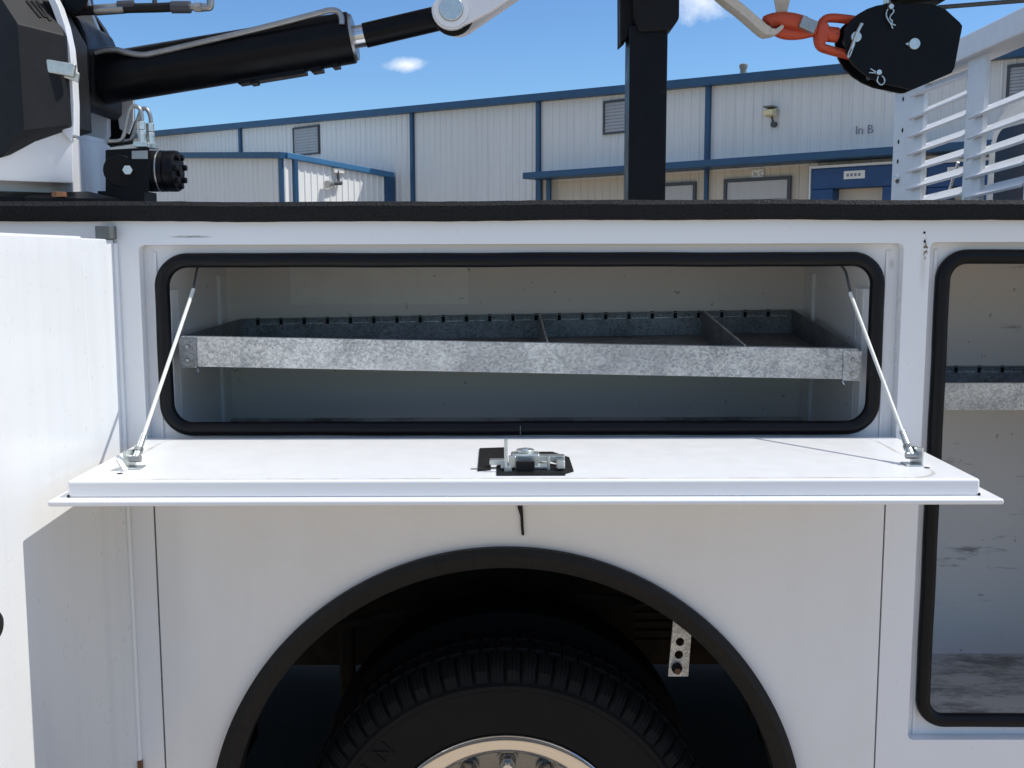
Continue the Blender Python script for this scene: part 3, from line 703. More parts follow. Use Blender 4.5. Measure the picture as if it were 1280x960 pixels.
# ================================================================== crane
crane = thing('truck_crane', (-1.19, .62, 1.09), 'white crane turret with black hood and black lifting cylinder on the truck bed', 'crane')
CX, CY = P(14, 200, .62).x, .62
zb_, zt_ = ZY(233, .40), ZY(157, .40)
MB().lathe((CX, CY, 0), [(.02, 1.09), (.24, 1.09), (.24, 1.13), (.20, 1.14), (.20, zb_ - .05), (.20, zb_ - .012)], 48, 'Z').build('pedestal', 'matte_black', crane, smooth=30)
MB().lathe((CX, CY, 0), [(.02, zb_ - .045), (.275, zb_ - .045), (.285, zb_ - .040), (.285, zb_ - .022), (.24, zb_ - .008), (.02, zb_ - .008)], 64, 'Z').build('turntable', 'black_paint', crane, smooth=30)
rturn = P(131, 200, .62).x - CX
MB().lathe((CX, CY, 0), [(.02, zb_ - .007), (rturn, zb_ - .007), (rturn, zt_ - .012), (rturn - .006, zt_ - .010), (rturn - .006, zt_), (.02, zt_)], 64, 'Z').build('turret_drum', 'white_crane', crane, smooth=30)
# base cover plate and bolt on it
MB().hull([P(30, 246, .35), P(150, 247, .35), P(110, 238, .40), P(40, 240, .4), P(30, 251, .35), P(150, 252, .35), P(110, 244, .6), P(40, 244, .6)]).build('base_plate', 'black_paint', crane)
c = P(74, 241, .345); MB().cyl(c - Vector((0, 0, .006)), c + Vector((0, 0, .004)), .015, 6).build('base_bolt', 'brown_rust', crane, bevel=.001)
# lower white cover in front of the drum
MB().hull([P(-60, 262 - 40, .34), P(92, 228, .40), P(92, 157, .40), P(84, 152, .40), P(28, 158, .335), P(-30, 205, .335), P(92, 228, .50), P(92, 157, .50), P(-60, 222, .5), P(-30, 200, .5), P(28, 156, .5)]).build('lower_cover', 'white_crane', crane, bevel=.003)
# black hood, faceted
HA, HA2, HB, HB2 = P(22, 28, .305), P(30, 162, .305), P(81, 43, .372), P(87, 156, .372)
EYE = Vector((0, -D, H))
nT = (HB - HA).cross(P(40, -12, .40) - HA).normalized(); nL = (HA2 - HA).cross(P(-110, 90, .46) - HA).normalized()
def on_plane(px, py, n): r = ray(px, py); return EYE + r * ((HA - EYE).dot(n) / r.dot(n))
rd = nL.cross(nT).normalized()
if rd.z < 0: rd = -rd
HC = HA + rd * .09; HD = on_plane(66, -12, nT); HL = on_plane(-110, -12, nL)
back_ = [q_ + Vector((0, .12, 0)) for q_ in (HB, HB2)]
hood = MB().hull([HA, HA2, HB, HB2, HC, HD, HD + Vector((0, .03, .0)), P(0, 196, .33), on_plane(-110, 60, nL), P(-110, 230, .47), *back_, HC + Vector((-.1, .16, -.02))]).build('hood', 'hood_plastic', crane, bevel=.0025)
if nT.y > 0: nT = -nT
for k in range(5):
    x0 = 34 + k * 6.2 + (3 if k > 2 else 0)
    a, b = on_plane(x0, 0, nT), on_plane(x0 + 17, 25 if k > 1 else 21, nT)
    d_ = (b - a).normalized(); sd_ = d_.cross(nT).normalized()
    MB().obox((a + b) / 2 + nT * .0012, (b - a) / 2, sd_ * .0030, nT * .0012).build('vent_slot', 'matte_black', hood)
# curved rim plate behind the hood
rim_px = [(66, -10), (74, 6), (82, 30), (88, 58), (91, 90), (93, 130), (93, 168)]
MB().prism(pxs(rim_px + [(86, 168), (85, 130), (82, 90), (79, 58), (73, 30), (64, 6), (56, -10)], .385), (0, .03, 0)).build('hood_rim', 'white_crane', crane, bevel=.002)
a = P(76, 84, .355)
lt = MB().obox(a, (.028, .006, -.004), (0, .006, 0), (.003, 0, .013)).build('hood_latch', 'zinc', crane, bevel=.003)
MB().obox(P(88, 92, .375), (.016, .006, -.006), (0, .004, 0), (.002, 0, .010)).build('latch_strap', 'zinc', lt, bevel=.002)
MB().hull([P(76, 160, .375), P(92, 158, .375), P(90, 176, .375), P(76, 160, .40), P(92, 158, .40), P(90, 176, .40)]).build('rim_foot', 'white_crane', crane, bevel=.001)
# cheek plates holding the cylinder
MB().prism(pxs([(70, -30), (104, -30), (113, 12), (123, 36), (131, 62), (134, 110), (135, 168), (128, 178), (60, 178), (60, 60)], .70), (0, .022, 0)).build('cheek_plate', 'white_crane', crane, bevel=.003)
MB().prism(pxs([(90, -30), (108, -30), (116, 14), (130, 34), (144, 60), (150, 120), (165, 118), (166, 150), (163, 178), (110, 186)], .76), (0, .022, 0)).build('cheek_plate', 'black_paint', crane, bevel=.003)
MB().hull([P(78, -20, .46), P(118, -20, .46), P(108, 8, .46), P(92, 18, .46), P(80, 14, .46), P(78, -20, .7), P(118, -20, .7), P(108, 8, .7), P(84, 16, .7)]).build('pivot_block', 'black_paint', crane, bevel=.004)
MB().prism(pxs([(150, 118), (166, 118), (166, 150), (160, 166), (150, 160), (147, 140)], .735), (0, .012, 0)).build('gusset_plate', 'white_crane', crane)
MB().prism(pxs([(86, 14), (98, 22), (106, 40), (112, 70), (112, 128), (104, 136), (92, 132), (88, 90), (84, 50)], .50), (0, .20, 0)).build('trunnion_block', 'black_paint', crane, bevel=.006)
# lifting cylinder
YC = .60
A, B = P(92, 103.5, YC), P(441, 46.5, YC); ax = (B - A).normalized(); rb = 30.3 * (YC + D) / F
cyl = MB().cyl(A, B, rb, 40).build('cylinder_barrel', 'black_paint', crane, bevel=.004)
up_ = Vector((0, 0, 1)); perp = (up_ - ax * up_.dot(ax)).normalized()
MB().cyl(B - ax * .003, B + ax * .006, rb * .90, 32).build('cylinder_gland', 'dull_steel', cyl, smooth=40)
MB().cyl(B + ax * .002, B + ax * .030, 13.2 * (YC + D) / F, 24).build('piston_rod', 'bright_steel', cyl, smooth=40)
C_ = P(560, 20, YC)
MB().cyl(B + ax * .029, C_, 14.6 * (YC + D) / F, 24).build('rod_sleeve', 'black_paint', cyl, smooth=40)
MB().cyl(P(567, 18, .535), P(567, 18, .665), .046, 28).build('rod_eye', 'black_paint', cyl, bevel=.004)
for t0, t1, off, th in ((.58, .82, 1.02, .006), (.84, .88, 1.03, .006), (.62, .645, 1.11, .005), (.915, .94, 1.0, .005)):
    a, b = A.lerp(B, t0), A.lerp(B, t1); MB().obox((a + b) / 2 - perp * rb * off, (b - a) / 2, (0, .02, 0), perp * th).build('barrel_bracket', 'black_paint', cyl, bevel=.002)
YT = YC - rb * .97
tp = spline([P(x, y, YT) for x, y in ((112, 67), (128, 62), (145, 61), (160, 65), (178, 67.5), (195, 65), (250, 52.5), (330, 33.5), (398, 16), (412, 12.5), (422, 13.5), (427, 20), (428, 30))], 5)
MB().tube(tp, .0066, 10).build('hydraulic_tube', 'dull_steel', cyl, smooth=50)
MB().cyl(P(105, 69.5, YT), P(120, 66.5, YT), .0145, 6).build('tube_nut', 'dull_steel', cyl, bevel=.002)
# link plates and pin at the rod end
lk = [(620, -50)] + [(565 + 25 * math.cos(R(a)), 11.5 + 25 * math.sin(R(a))) for a in range(195, 40, -12)] + [(614, 14), (712, -50)]
MB().prism(pxs(lk, .515), (0, .018, 0)).build('link_plate', 'white_crane', crane, bevel=.003)
lk2 = [(640, -60)] + [(573 + 27 * math.cos(R(a)), 18 + 27 * math.sin(R(a))) for a in range(195, 40, -12)] + [(646, 0), (735, -60)]
MB().prism(pxs(lk2, .675), (0, .018, 0)).build('link_plate', 'white_crane', crane, bevel=.003)
c = P(565, 11.5, .515); pin = MB().cyl(c, c + Vector((0, -.014, 0)), .0262, 28).build('link_pin', 'zinc', crane, bevel=.002)
MB().lathe(c, [(.026, -.002), (.039, -.002), (.039, -.005), (.027, -.005)], 28, 'Y').build('pin_collar', 'aluminium', pin, smooth=40)
MB().cyl(P(567, 18, .515), P(567, 18, .70), .024, 20).build('pin_shaft', 'dull_steel', pin)
# boom above the frame, resting on the boom rest
zB0 = ZY(-34, .63)
boom = MB().box(-1.35, 1.60, .535, .745, zB0, zB0 + .24).build('boom', 'white_crane', crane, bevel=.02)
MB().box(-1.36, -1.02, .50, .78, ZY(-10, .6), zB0 + .1).build('boom_pivot', 'black_paint', boom, bevel=.02)
# hose above the cylinder
YH = .50
hp = spline([P(x, y, YH) for x, y in ((70, 20), (95, 13), (122, 11.5), (155, 9.5), (200, 8.5), (220, 7.5))], 5)
hose = MB().tube(hp, .0105, 12).build('hydraulic_hose', 'rubber', crane, smooth=50)
MB().tube([P(120, 11.5, YH), P(156, 9.2, YH)], .0118, 12).build('hose_sleeve', 'dull_steel', hose, smooth=40)
MB().cyl(P(148, 5, YH - .005), P(168, 4, YH - .005), .009, 8).build('hose_clamp', 'frame_dark', hose)
MB().cyl(P(194, 8, YH), P(194, -14, YH), .0055, 8).build('hose_tee', 'frame_dark', hose)
MB().cyl(P(215, 8, YH), P(239, 8, YH), .0135, 8).build('hose_coupling', 'frame_dark', hose, bevel=.001)
MB().cyl(P(238, 8, YH), P(252, 8.4, YH), .0075, 8).build('hose_stem', 'dull_steel', hose)
MB().cyl(P(244, 8.2, YH), P(253, 8.4, YH), .0105, 6).build('hose_nut', 'dull_steel', hose)
MB().tube(spline([P(252, 8.4, YH), P(259, 8.4, YH), P(263.5, 6, YH), P(264, -12, YH)], 5), .0085, 10).build('hose_elbow', 'dull_steel', hose, smooth=50)
# slewing motor
YM = .42; q = (YM + D) / F
block = MB().hull([P(132, 186, YM), P(187, 183, YM), P(187, 239, YM), P(132, 240, YM), P(132, 190, YM + .10), P(187, 186, YM + .10), P(187, 236, YM + .1), P(132, 238, YM + .1)]).build('motor_block', 'black_paint', crane, bevel=.003)
mc = P(187, 213, YM + .045)
R_ = 25.5 * q
MB().lathe(mc, [(.001, 0), (R_, 0), (R_, .018), (R_ * .95, .019), (R_ * .95, .024), (R_, .025), (R_, .038), (R_ * .93, .039), (R_ * .93, .042), (R_, .043), (R_, .060), (R_ * .96, .064), (.001, .064)], 40, 'X').build('motor_rotor', 'black_paint', block, smooth=30)
MB().lathe(mc, [(R_ * 1.01, .0245), (R_ * 1.015, .026), (R_ * 1.01, .0275)], 40, 'X').build('motor_ring', 'dull_steel', block, smooth=30)
for i in range(7):
    a = 2 * math.pi * i / 7 + .3; c = mc + Vector((.063, R_ * .72 * math.cos(a), R_ * .72 * math.sin(a)))
    MB().cyl(c, c + Vector((.010, 0, 0)), .0072, 6).build('motor_bolt', 'black_paint', block, bevel=.001)
MB().cyl(mc + Vector((.06, 0, 0)), mc + Vector((.070, 0, 0)), .012, 12).build('motor_cap', 'black_paint', block, bevel=.001)
c = P(160, 212, YM); MB().cyl(c + Vector((0, 0, 0)), c + Vector((.004, -.014, 0)), .0105, 6).build('port_plug', 'zinc', block, bevel=.001)
MB().cyl(P(150, 212, YM + .005), P(150, 212, YM - .006), .034, 20).build('flange_boss', 'black_paint', block, bevel=.002)
MB().hull([P(165, 187.5, YM - .003), P(185, 187, YM - .003), P(185, 197.5, YM - .003), P(165, 197.5, YM - .003), P(165, 187.5, YM + .001), P(185, 187, YM + .001), P(185, 197.5, YM + .001), P(165, 197.5, YM + .001)]).build('name_plate', 'dull_steel', block)
for k, (fx, fy_) in enumerate(((178, 183), (189, 185))):
    c = P(fx, fy_, YM + .02 + k * .03); z = lambda d: c + Vector((0, 0, d * q))
    MB().obox(z(3), (.014, 0, 0), (0, .014, 0), (0, 0, .0055)).build('port_block', 'zinc', block, bevel=.001)
    MB().cyl(z(5), z(17), .0085, 8).build('fitting', 'zinc', block, bevel=.001)
    MB().cyl(z(15), z(20), .0098, 6).build('fitting_nut', 'zinc', block, bevel=.001)
    MB().cyl(z(21), z(31), .0092, 6).build('fitting_nut', 'zinc', block, bevel=.001)
t1 = spline([P(x, y, YM + .02) for x, y in ((178, 156), (177.5, 142), (174, 134), (167.5, 131.5), (162.5, 136), (159, 150), (155, 168), (150, 174.5), (136, 175.5))], 5)
MB().tube(t1, .0046, 8).build('oil_tube', 'dull_steel', block, smooth=50)
t2 = spline([P(x, y, YM + .05) for x, y in ((189, 158), (188.5, 146), (185, 137), (180, 134.5), (176, 139), (171, 154), (166, 170), (160, 175), (136, 176))], 5)
MB().tube(t2, .0046, 8).build('oil_tube', 'dull_steel', block, smooth=50)
MB().obox(P(160, 246, YM + .04), (.05, 0, 0), (0, .04, 0), (0, 0, .012)).build('motor_mount', 'black_paint', block)

# ================================================================== boom rest post
YP = .56
rest = thing('boom_rest', (P(805, 250, YP).x, YP + .05, 1.09), 'black square steel post with a cradle top standing in the truck bed', 'post')
a, b = P(783, 250, YP), P(830, 250, YP); ztop = ZY(36, YP); wdt = b.x - a.x
MB().box(a.x + .004, a.x + .004 + wdt, YP, YP + .10, 1.09, ztop + .01).build('post', 'black_paint', rest, bevel=.006)
MB().box(a.x - .05, b.x + .06, YP - .05, YP + .15, 1.09, 1.102).build('foot_plate', 'black_paint', rest)
crd = [(796, 41), (839, 41), (849, 24), (850, -34), (796, -34), (796, 20)]
MB().prism(pxs([(799, 40), (838, 38), (850, 24), (851, -34), (792, -34), (794, 18)], YP - .012), (0, .125, 0)).build('cradle', 'matte_black', rest, bevel=.006)
MB().prism(pxs([(776, 56), (784, 49), (795, 24), (795, -34), (776, -34)], YP + .03), (0, .07, 0)).build('cradle_cheek', 'matte_black', rest, bevel=.003)

# ================================================================== snatch block, hook, sling, wire rope
YS = .62; q = (YS + D) / F
def z6(pts, ox): return [(ox + x / 6.737, y / 6.737) for x, y in pts]
sb = thing('snatch_block', P(1130, 60, YS + .03), 'black snatch block with orange swivel hook hanging below the crane boom', 'pulley block')
outl = z6([(170, 330), (186, 250), (225, 185), (290, 125), (370, 80), (450, 52), (540, 38), (700, 36), (930, 42), (1030, 85), (1150, 195), (1172, 225), (1165, 270), (1150, 340), (1105, 580), (1080, 622), (770, 755), (735, 758), (500, 708), (400, 665), (320, 612), (245, 545), (195, 455)], 1030)
fp = MB().prism(pxs(outl, YS), (0, .010, 0)).build('side_plate', 'black_paint', sb, bevel=.002)
off = P(1130, 60, YS) ; 
bpts = [p + Vector((0, .062, 0)) for p in pxs(outl, YS)]
MB().prism(bpts, (0, .010, 0)).build('side_plate', 'black_paint', sb, bevel=.002)
cc = P(1030 + 760 / 6.737, 380 / 6.737, YS)
MB().lathe(cc, [(.04, .014), (.088, .014), (.078, .030), (.078, .042), (.088, .058), (.04, .058)], 40, 'Y').build('sheave', 'dull_steel', sb, smooth=30)
for (zx, zy, rz, nm) in ((760, 380, 45, 'sheave_pin'), (270, 320, 42, 'hook_pin'), (558, 70, 21, 'lock_pin'), (455, 622, 22, 'lock_pin')):
    c = P(1030 + zx / 6.737, zy / 6.737, YS); r = rz / 6.737 * q
    MB().cyl(c + Vector((0, .07, 0)), c + Vector((0, -.012 if rz < 30 else -.007, 0)), r, 20).build(nm, 'zinc', sb, bevel=.001)
MB().hull([P(x, y, YS - .002) for x, y in z6([(690, 378), (715, 362), (715, 392)], 1030)] + [P(x, y, YS + .001) for x, y in z6([(690, 378), (715, 362), (715, 392)], 1030)]).build('pin_key', 'zinc', sb)
def wire(pts, r=.0016, name='cotter_pin'): MB().tube(spline([P(x, y, YS - .009) for x, y in z6(pts, 1030)], 4), r, 6).build(name, 'zinc', sb, smooth=50)
wire([(540, 85), (528, 130), (545, 175), (570, 215), (582, 248)]); wire([(585, 85), (592, 105), (565, 140), (560, 165), (580, 185), (572, 205), (607, 220)])
wire([(440, 615), (395, 585)]); wire([(435, 622), (383, 618)]); wire([(460, 650), (452, 690), (480, 722), (510, 705), (512, 672), (490, 645)])
wire([(325, 205), (290, 270), (262, 340), (232, 420)], .0042, 'hook_pin_clip'); wire([(255, 370), (215, 440), (205, 490), (222, 475), (240, 430), (262, 375)], .0018)
MB().obox(P(1145, -8, YS + .04), (31 * q, 0, 0), (0, .035, 0), (0, 0, 13 * q)).build('block_hanger', 'matte_black', sb, bevel=.002)
MB().cyl(P(1110, -14, YS + .03), P(1110, 6, YS + .03), .010, 12).build('hanger_bolt', 'zinc', sb)
MB().obox(P(1145, -28, YS + .04), (18 * q, 0, 0), (0, .03, 0), (0, 0, 9 * q)).build('hanger_lug', 'matte_black', sb)
def z9(pts, dY=0): return [P(890 + x / 6.737, y / 6.737, YS + .035 + dY) for x, y in pts]
clv = spline(z9([(1300, 195), (1160, 172), (1000, 158), (940, 185), (905, 250), (893, 320), (915, 395), (990, 428), (1120, 462), (1260, 500)]), 5)
cl = MB().sweep(clv, [(.0100 * math.cos(t), .017 * math.sin(t)) for t in [2 * math.pi * i / 12 for i in range(12)]]).build('clevis', 'orange_paint', sb, smooth=50)
MB().hull([p + Vector((0, d, 0)) for d in (-.018, .018) for p in z9([(875, 240), (905, 195), (945, 190), (985, 240), (970, 350), (925, 400), (890, 380), (868, 310)])]).build('swivel_yoke', 'orange_paint', cl, bevel=.006)
e0, e1 = z9([(940, 290), (1068, 303)]); MB().cyl(e0, e1, .0175, 20).build('swivel_nut', 'orange_paint', cl, bevel=.004)
hk = spline(z9([(900, 255), (840, 262), (740, 282), (650, 285), (590, 272), (540, 245)]) , 5)
hook = MB().tube(hk, .0165, 14, scale=[.95 + .0 * i for i in range(len(hk))]).build('hook', 'orange_paint', sb, smooth=60)
hk2 = spline(z9([(850, 235), (780, 208), (690, 182), (600, 170), (530, 178), (475, 195), (452, 215)], -.012), 5)
MB().tube(hk2, .0165, 14, scale=[.75, .8, .85, .9, .95] + [1.08] * (len(hk2) - 9) + [.9, .7, .45, .2]).build('hook_tip', 'orange_paint', hook, smooth=60)
c0, = z9([(812, 215)], -.03); MB().obox(c0, (.018, 0, -.008), (0, .008, 0), (.005, 0, .013)).build('hook_latch', 'dull_steel', hook, bevel=.003)
c0, = z9([(858, 185)], -.03); MB().cyl(c0, c0 + Vector((.002, 0, -.012)), .006, 8).build('latch_pin', 'dull_steel', hook)
# web sling: two legs through the hook up to the boom
sling = thing('web_sling', P(960, 20, YS + .03), 'white web sling looped through the orange hook', 'sling')
zt6 = -250
leg = spline(z9([(-150, -240), (100, 0 - 10), (240, 100), (380, 222), (435, 268), (485, 284), (540, 275), (598, 225)], -.030), 5)
n = len(leg)
MB().sweep(leg, [(-.0085, -.022), (.0085, -.022), (.0085, .022), (-.0085, .022)], scale=[1.15] * (n - 12) + [1 - .055 * i for i in range(12)]).build('sling_leg', 'webbing', sling, bevel=.002)
a = z9([(490, -240), (720, -240), (632, 135), (552, 135)], -.002)
MB().prism(a, (0, .005, 0)).build('sling_leg', 'webbing', sling, bevel=.001)
wr = [P(1173, 10.5, YS + .035), P(1225, 6.5, YS + .035), P(1290, 1.5, YS + .035), P(1420, -9, YS + .035)]
tag(MB().tube(wr, .0052, 8).build('wire_rope', 'rope_wire', smooth=50), 'thin steel wire rope running off from the snatch block', 'rope')

# ================================================================== aluminium headache rack behind the cab
RX = 1.50
rack = thing('headache_rack', (RX, 1.2, 1.09), 'white aluminium headache rack with angled slats behind the truck cab', 'rack')
def ry_(px): return PX(px, 240, RX).y
posts = [(1114, 1150), (1202, 1224), (1279, 1300), (1375, 1400)]
ztr = PX(1200, 82, RX).z
zlo = 1.10
pobj = []
for i, (a, b) in enumerate(posts):
    y1, y0 = ry_(a), ry_(b)
    o = MB().box(RX, RX + .009, y0, y1, zlo, ztr + .002).build('rack_post', 'aluminium', rack, bevel=.003); pobj.append(o)
    MB().box(RX - .001, RX + .014, y0 - .004, y0, zlo, ztr).build('post_flange', 'aluminium', o)
for py, px in ((125, 1129.5), (164, 1128.5), (178.5, 1123.5), (203, 1122.5)):
    c = PX(px, py, RX); MB().cyl(c + Vector((-.001, 0, 0)), c + Vector((.002, 0, 0)), .0085, 12).build('bolt_hole', 'matte_black', pobj[0])
c = PX(1122.5, 224.5, RX); MB().lathe(c, [(.019, 0), (.017, -.008), (.010, -.013), (.001, -.015)], 16, 'X').build('rack_bolt', 'zinc', pobj[0], smooth=60)
yfar, ynear = ry_(1114), ry_(1114) - 1.75
MB().box(RX - .03, RX + .075, ynear, yfar + .01, ztr, ztr + .075).build('top_beam', 'aluminium', rack, bevel=.006)
for i, (pa, pb, xs, ys) in enumerate(((1135, 1204, (1136, 1203), ((122, 101), (150, 125), (172, 149), (194, 173), (215, 197), (236.5, 220), (258, 244))),
                                      (1209, 1281, (1210, 1278), ((149, 125), (174, 152), (199, 179), (223, 206), (247, 233))))):
    yl = PX(xs[0], 200, RX - .012).y; yr = PX(xs[1], 200, RX + .004).y - .02
    for ya, yb in ys:
        zl = PX(xs[0], ya, RX - .012).z; zr = PX(xs[1], yb, RX + .02).z
        pts = []
        for (yy, zz, xx, cut) in ((yl, zl, RX - .018, 1), (yr, zr, RX - .008, 0)):
            lo_, up_2 = Vector((xx, yy, zz - .006)), Vector((xx + .050, yy - cut * .03, zz + .030)); t_ = Vector((-.0025, 0, .0035))
            pts.append([lo_ - t_, up_2 - t_, up_2 + t_, lo_ + t_])
        A_, B_ = pts
        MB().add(A_ + B_, [(0, 1, 2, 3), (7, 6, 5, 4)] + [(k, (k + 1) % 4, (k + 1) % 4 + 4, k + 4) for k in range(4)]).build('slat', 'aluminium', rack, bevel=.001)
b0, b1 = PX(1185, 246, RX + .10), PX(1198, 204, RX + .10)
MB().cyl(b0, b1, .006, 8).build('rack_brace', 'aluminium', rack, smooth=40)

# ================================================================== warehouse
def fwd(px, dist):                                       # ground point under a pixel column at a forward distance
    return Vector(((px - 640) / F * dist, dist - D, 0))
WA, WBp = fwd(195, 53.8), fwd(1113, 29.2)
U = (WBp - WA).normalized(); N = Vector((U.y, -U.x, 0))   # N points out of the wall to the camera side
if N.y > 0: N = -N
def s_of(px, out=0.):                                    # distance along the wall at a pixel column
    o = WA + N * out; k = (px - 640) / F                 # X = k*(Y+D)
    return (k * (o.y + D) - o.x) / (U.x - k * U.y)
def W3(s_, out, z): return WA + U * s_ + N * out + Vector((0, 0, z))
def zw(px, py, out=0.): return ZY(py, W3(s_of(px, out), out, 0).y)
ware = thing('warehouse', W3(14, 0, 0), 'long pale ribbed metal warehouse with blue roof trim and blue canopy', 'warehouse')
def wbox(s0, s1, o0, o1, z0, z1): return MB().hexa([W3(s0, o0, z0), W3(s1, o0, z0), W3(s1, o1, z0), W3(s0, o1, z0), W3(s0, o0, z1), W3(s1, o0, z1), W3(s1, o1, z1), W3(s0, o1, z1)])
def ribbed(s0, s1, z0, zt, out, pitch=.305, rib=.030, bw=.055):
    n = max(1, round((s1 - s0) / pitch)); p_ = (s1 - s0) / n; xs = []
    for i in range(n): a = s0 + i * p_; xs += [(a, out), (a + p_ - 2 * bw, out), (a + p_ - 1.5 * bw, out + rib), (a + p_ - .6 * bw, out + rib)]
    xs.append((s1, out)); m = MB()
    vs = [W3(a, o, z0) for a, o in xs] + [W3(a, o, zt(a)) for a, o in xs]; k = len(xs)
    return m.add(vs, [(i, i + 1, i + 1 + k, i + k) for i in range(k - 1)])
sL, sR = s_of(60), s_of(1420)
zr_a, zr_b = zw(300, 157), zw(1000, 91)
sa, sb_ = s_of(300), s_of(1000)
def roofz(s_): return zr_a + (zr_b - zr_a) * (s_ - sa) / (sb_ - sa)
cuts = [sL, s_of(309), s_of(519.5), s_of(674), s_of(881), s_of(1335), sR]
zc = (zw(700, 214, .9) + zw(1100, 186, .9)) / 2         # canopy top
sc0 = s_of(654, 1.0)
for i in range(6):
    a, b = cuts[i], cuts[i + 1]
    if b <= cuts[3] + .01: ribbed(a, b, 0, roofz, 0).build('wall_panel', 'siding_white', ware)
    else:
        ribbed(a, b, zc - .25, roofz, 0).build('wall_panel', 'siding_white', ware)
        ribbed(a, b, 0, lambda s_: zc - .25, .002).build('lower_wall_panel', 'siding_canopy_shade', ware)  # shade below the canopy is painted in as a darker tan
for c in cuts[1:-1]:
    wbox(c - .085, c + .085, .001, .13, 0 if c < cuts[3] + 1 else zc, roofz(c)).build('downspout', 'blue_trim', ware, bevel=.02)
    if c > cuts[3] + 1: wbox(c - .06, c + .06, .035, .13, 0, zc - .1).build('downspout', 'blue_trim', ware)
def sloped(s0, s1, o0, o1, dz0, dz1): return MB().hexa([W3(s0, o0, roofz(s0) + dz0), W3(s1, o0, roofz(s1) + dz0), W3(s1, o1, roofz(s1) + dz0), W3(s0, o1, roofz(s0) + dz0), W3(s0, o0, roofz(s0) + dz1), W3(s1, o0, roofz(s1) + dz1), W3(s1, o1, roofz(s1) + dz1), W3(s0, o1, roofz(s0) + dz1)])
sloped(sL - .2, sR, -.02, .32, -.16, .10).build('roof_fascia', 'blue_trim', ware, bevel=.02)
sloped(sL - .2, sR, -22, -.03, -.10, .05).build('roof', 'siding_white', ware)
wbox(sL, sL + .1, -22, -.05, 0, min(roofz(sL), roofz(sR)) - .2).build('end_wall', 'siding_white', ware)
# canopy
cp = wbox(sc0, sR, .034, 1.05, zc - .20, zc + .02).build('canopy', 'blue_trim', ware, bevel=.03)
wbox(sc0, sR, .034, .30, zc + .021, zc + .09).build('canopy_flashing', 'siding_white', cp)
c_ = s_of(679, .3)
for px, o in ((673, .14), (684.5, .30)):
    s_ = s_of(px, o); wbox(s_ - .09, s_ + .09, o - .1, o, 0, zc - .2).build('canopy_downspout', 'blue_trim', ware, bevel=.02)
# upper windows with louvres
def window(px0, px1, py0, py1):
    s0, s1 = s_of(px0), s_of(px1); z1, z0 = zw(px0, py0), zw(px0, py1)
    fr = MB()
    for a in ((s0, s1, z1 - .07, z1), (s0, s1, z0, z0 + .07), (s0, s0 + .07, z0 + .07, z1 - .07), (s1 - .07, s1, z0 + .07, z1 - .07)):
        m_ = wbox(a[0], a[1], .005, .085, a[2], a[3]); fr.add(m_.v, m_.f)
    f_ = fr.build('window', 'frame_dark', ware)
    n = 9
    for i in range(n):
        za = z0 + .07 + (z1 - z0 - .14) * i / n; zb2 = z0 + .07 + (z1 - z0 - .14) * (i + 1) / n - .006
        MB().hexa([W3(s0 + .07, .036, za), W3(s1 - .07, .036, za), W3(s1 - .07, .068, za), W3(s0 + .07, .068, za), W3(s0 + .07, .036, zb2), W3(s1 - .07, .036, zb2), W3(s1 - .07, .042, zb2), W3(s0 + .07, .042, zb2)]).build('louvre', 'louver_grey', f_)
window(373.5, 405.5, 159.5, 195); window(753, 801, 127, 169); window(1243, 1291, 83, 127)
# roll-up doors
def rollup(px0, px1, py):
    s0, s1 = s_of(px0), s_of(px1); z1 = zw((px0 + px1) / 2, py); m = MB()
    for a in ((s0 - .10, s1 + .10, z1, z1 + .10), (s0 - .10, s0, 0, z1), (s1, s1 + .10, 0, z1)):
        q_ = wbox(a[0], a[1], .036, .12, a[2], a[3]); m.add(q_.v, q_.f)
    d_ = m.build('roll_up_door', 'frame_dark', ware); k = 7
    for i in range(k): wbox(s0, s1, .036, .075, z1 * i / k + .008, z1 * (i + 1) / k).build('door_section', 'panel_grey', d_, bevel=.01)
rollup(906.5, 981, 227); rollup(796, 865, 233.5)
# dock shelter: blue pads round an opening
def dock(px0, px1, py, pyh, ins):
    o = .55; s0, s1 = s_of(px0, o), s_of(px1, o); z1 = zw(px0, py, o); zh_ = zw(px0, pyh, o)
    d_ = wbox(s0, s1, .04, o, zh_, z1).build('dock_shelter', 'blue_pad', ware, bevel=.04)
    wbox(s0, s0 + ins, .04, o - .02, 0, zh_).build('side_pad', 'blue_pad', d_, bevel=.03)
    wbox(s1 - ins * .6, s1, .04, o - .02, 0, zh_).build('side_pad', 'blue_pad', d_, bevel=.03)
    wbox(s0 - .05, s1 + .05, .04, o + .05, z1 + .002, z1 + .07).build('shelter_cap', 'siding_white', d_)
    wbox(s0 - .05, s0 - .004, .04, o + .03, z1 - .9, z1).build('shelter_edge', 'siding_white', d_)
    for i in range(5): wbox(s0 + ins, s1 - ins * .6, .05, .09, zh_ * i / 5 + .01, zh_ * (i + 1) / 5).build('door_section', 'siding_canopy_shade', d_)
    sm = s0 + (s1 - s0) * .52; wbox(sm - .30, sm + .30, o + .001, o + .02, z1 - .34, z1 - .12).build('shelter_label', 'sign_white', d_)
    for k in range(4): wbox(sm - .22 + k * .11, sm - .15 + k * .11, o + .0205, o + .024, z1 - .27, z1 - .19).build('label_mark', 'sign_ink', d_)
dock(1008, 1113, 212, 238, .65)
dock(1150, 1228, 206, 236, .6)
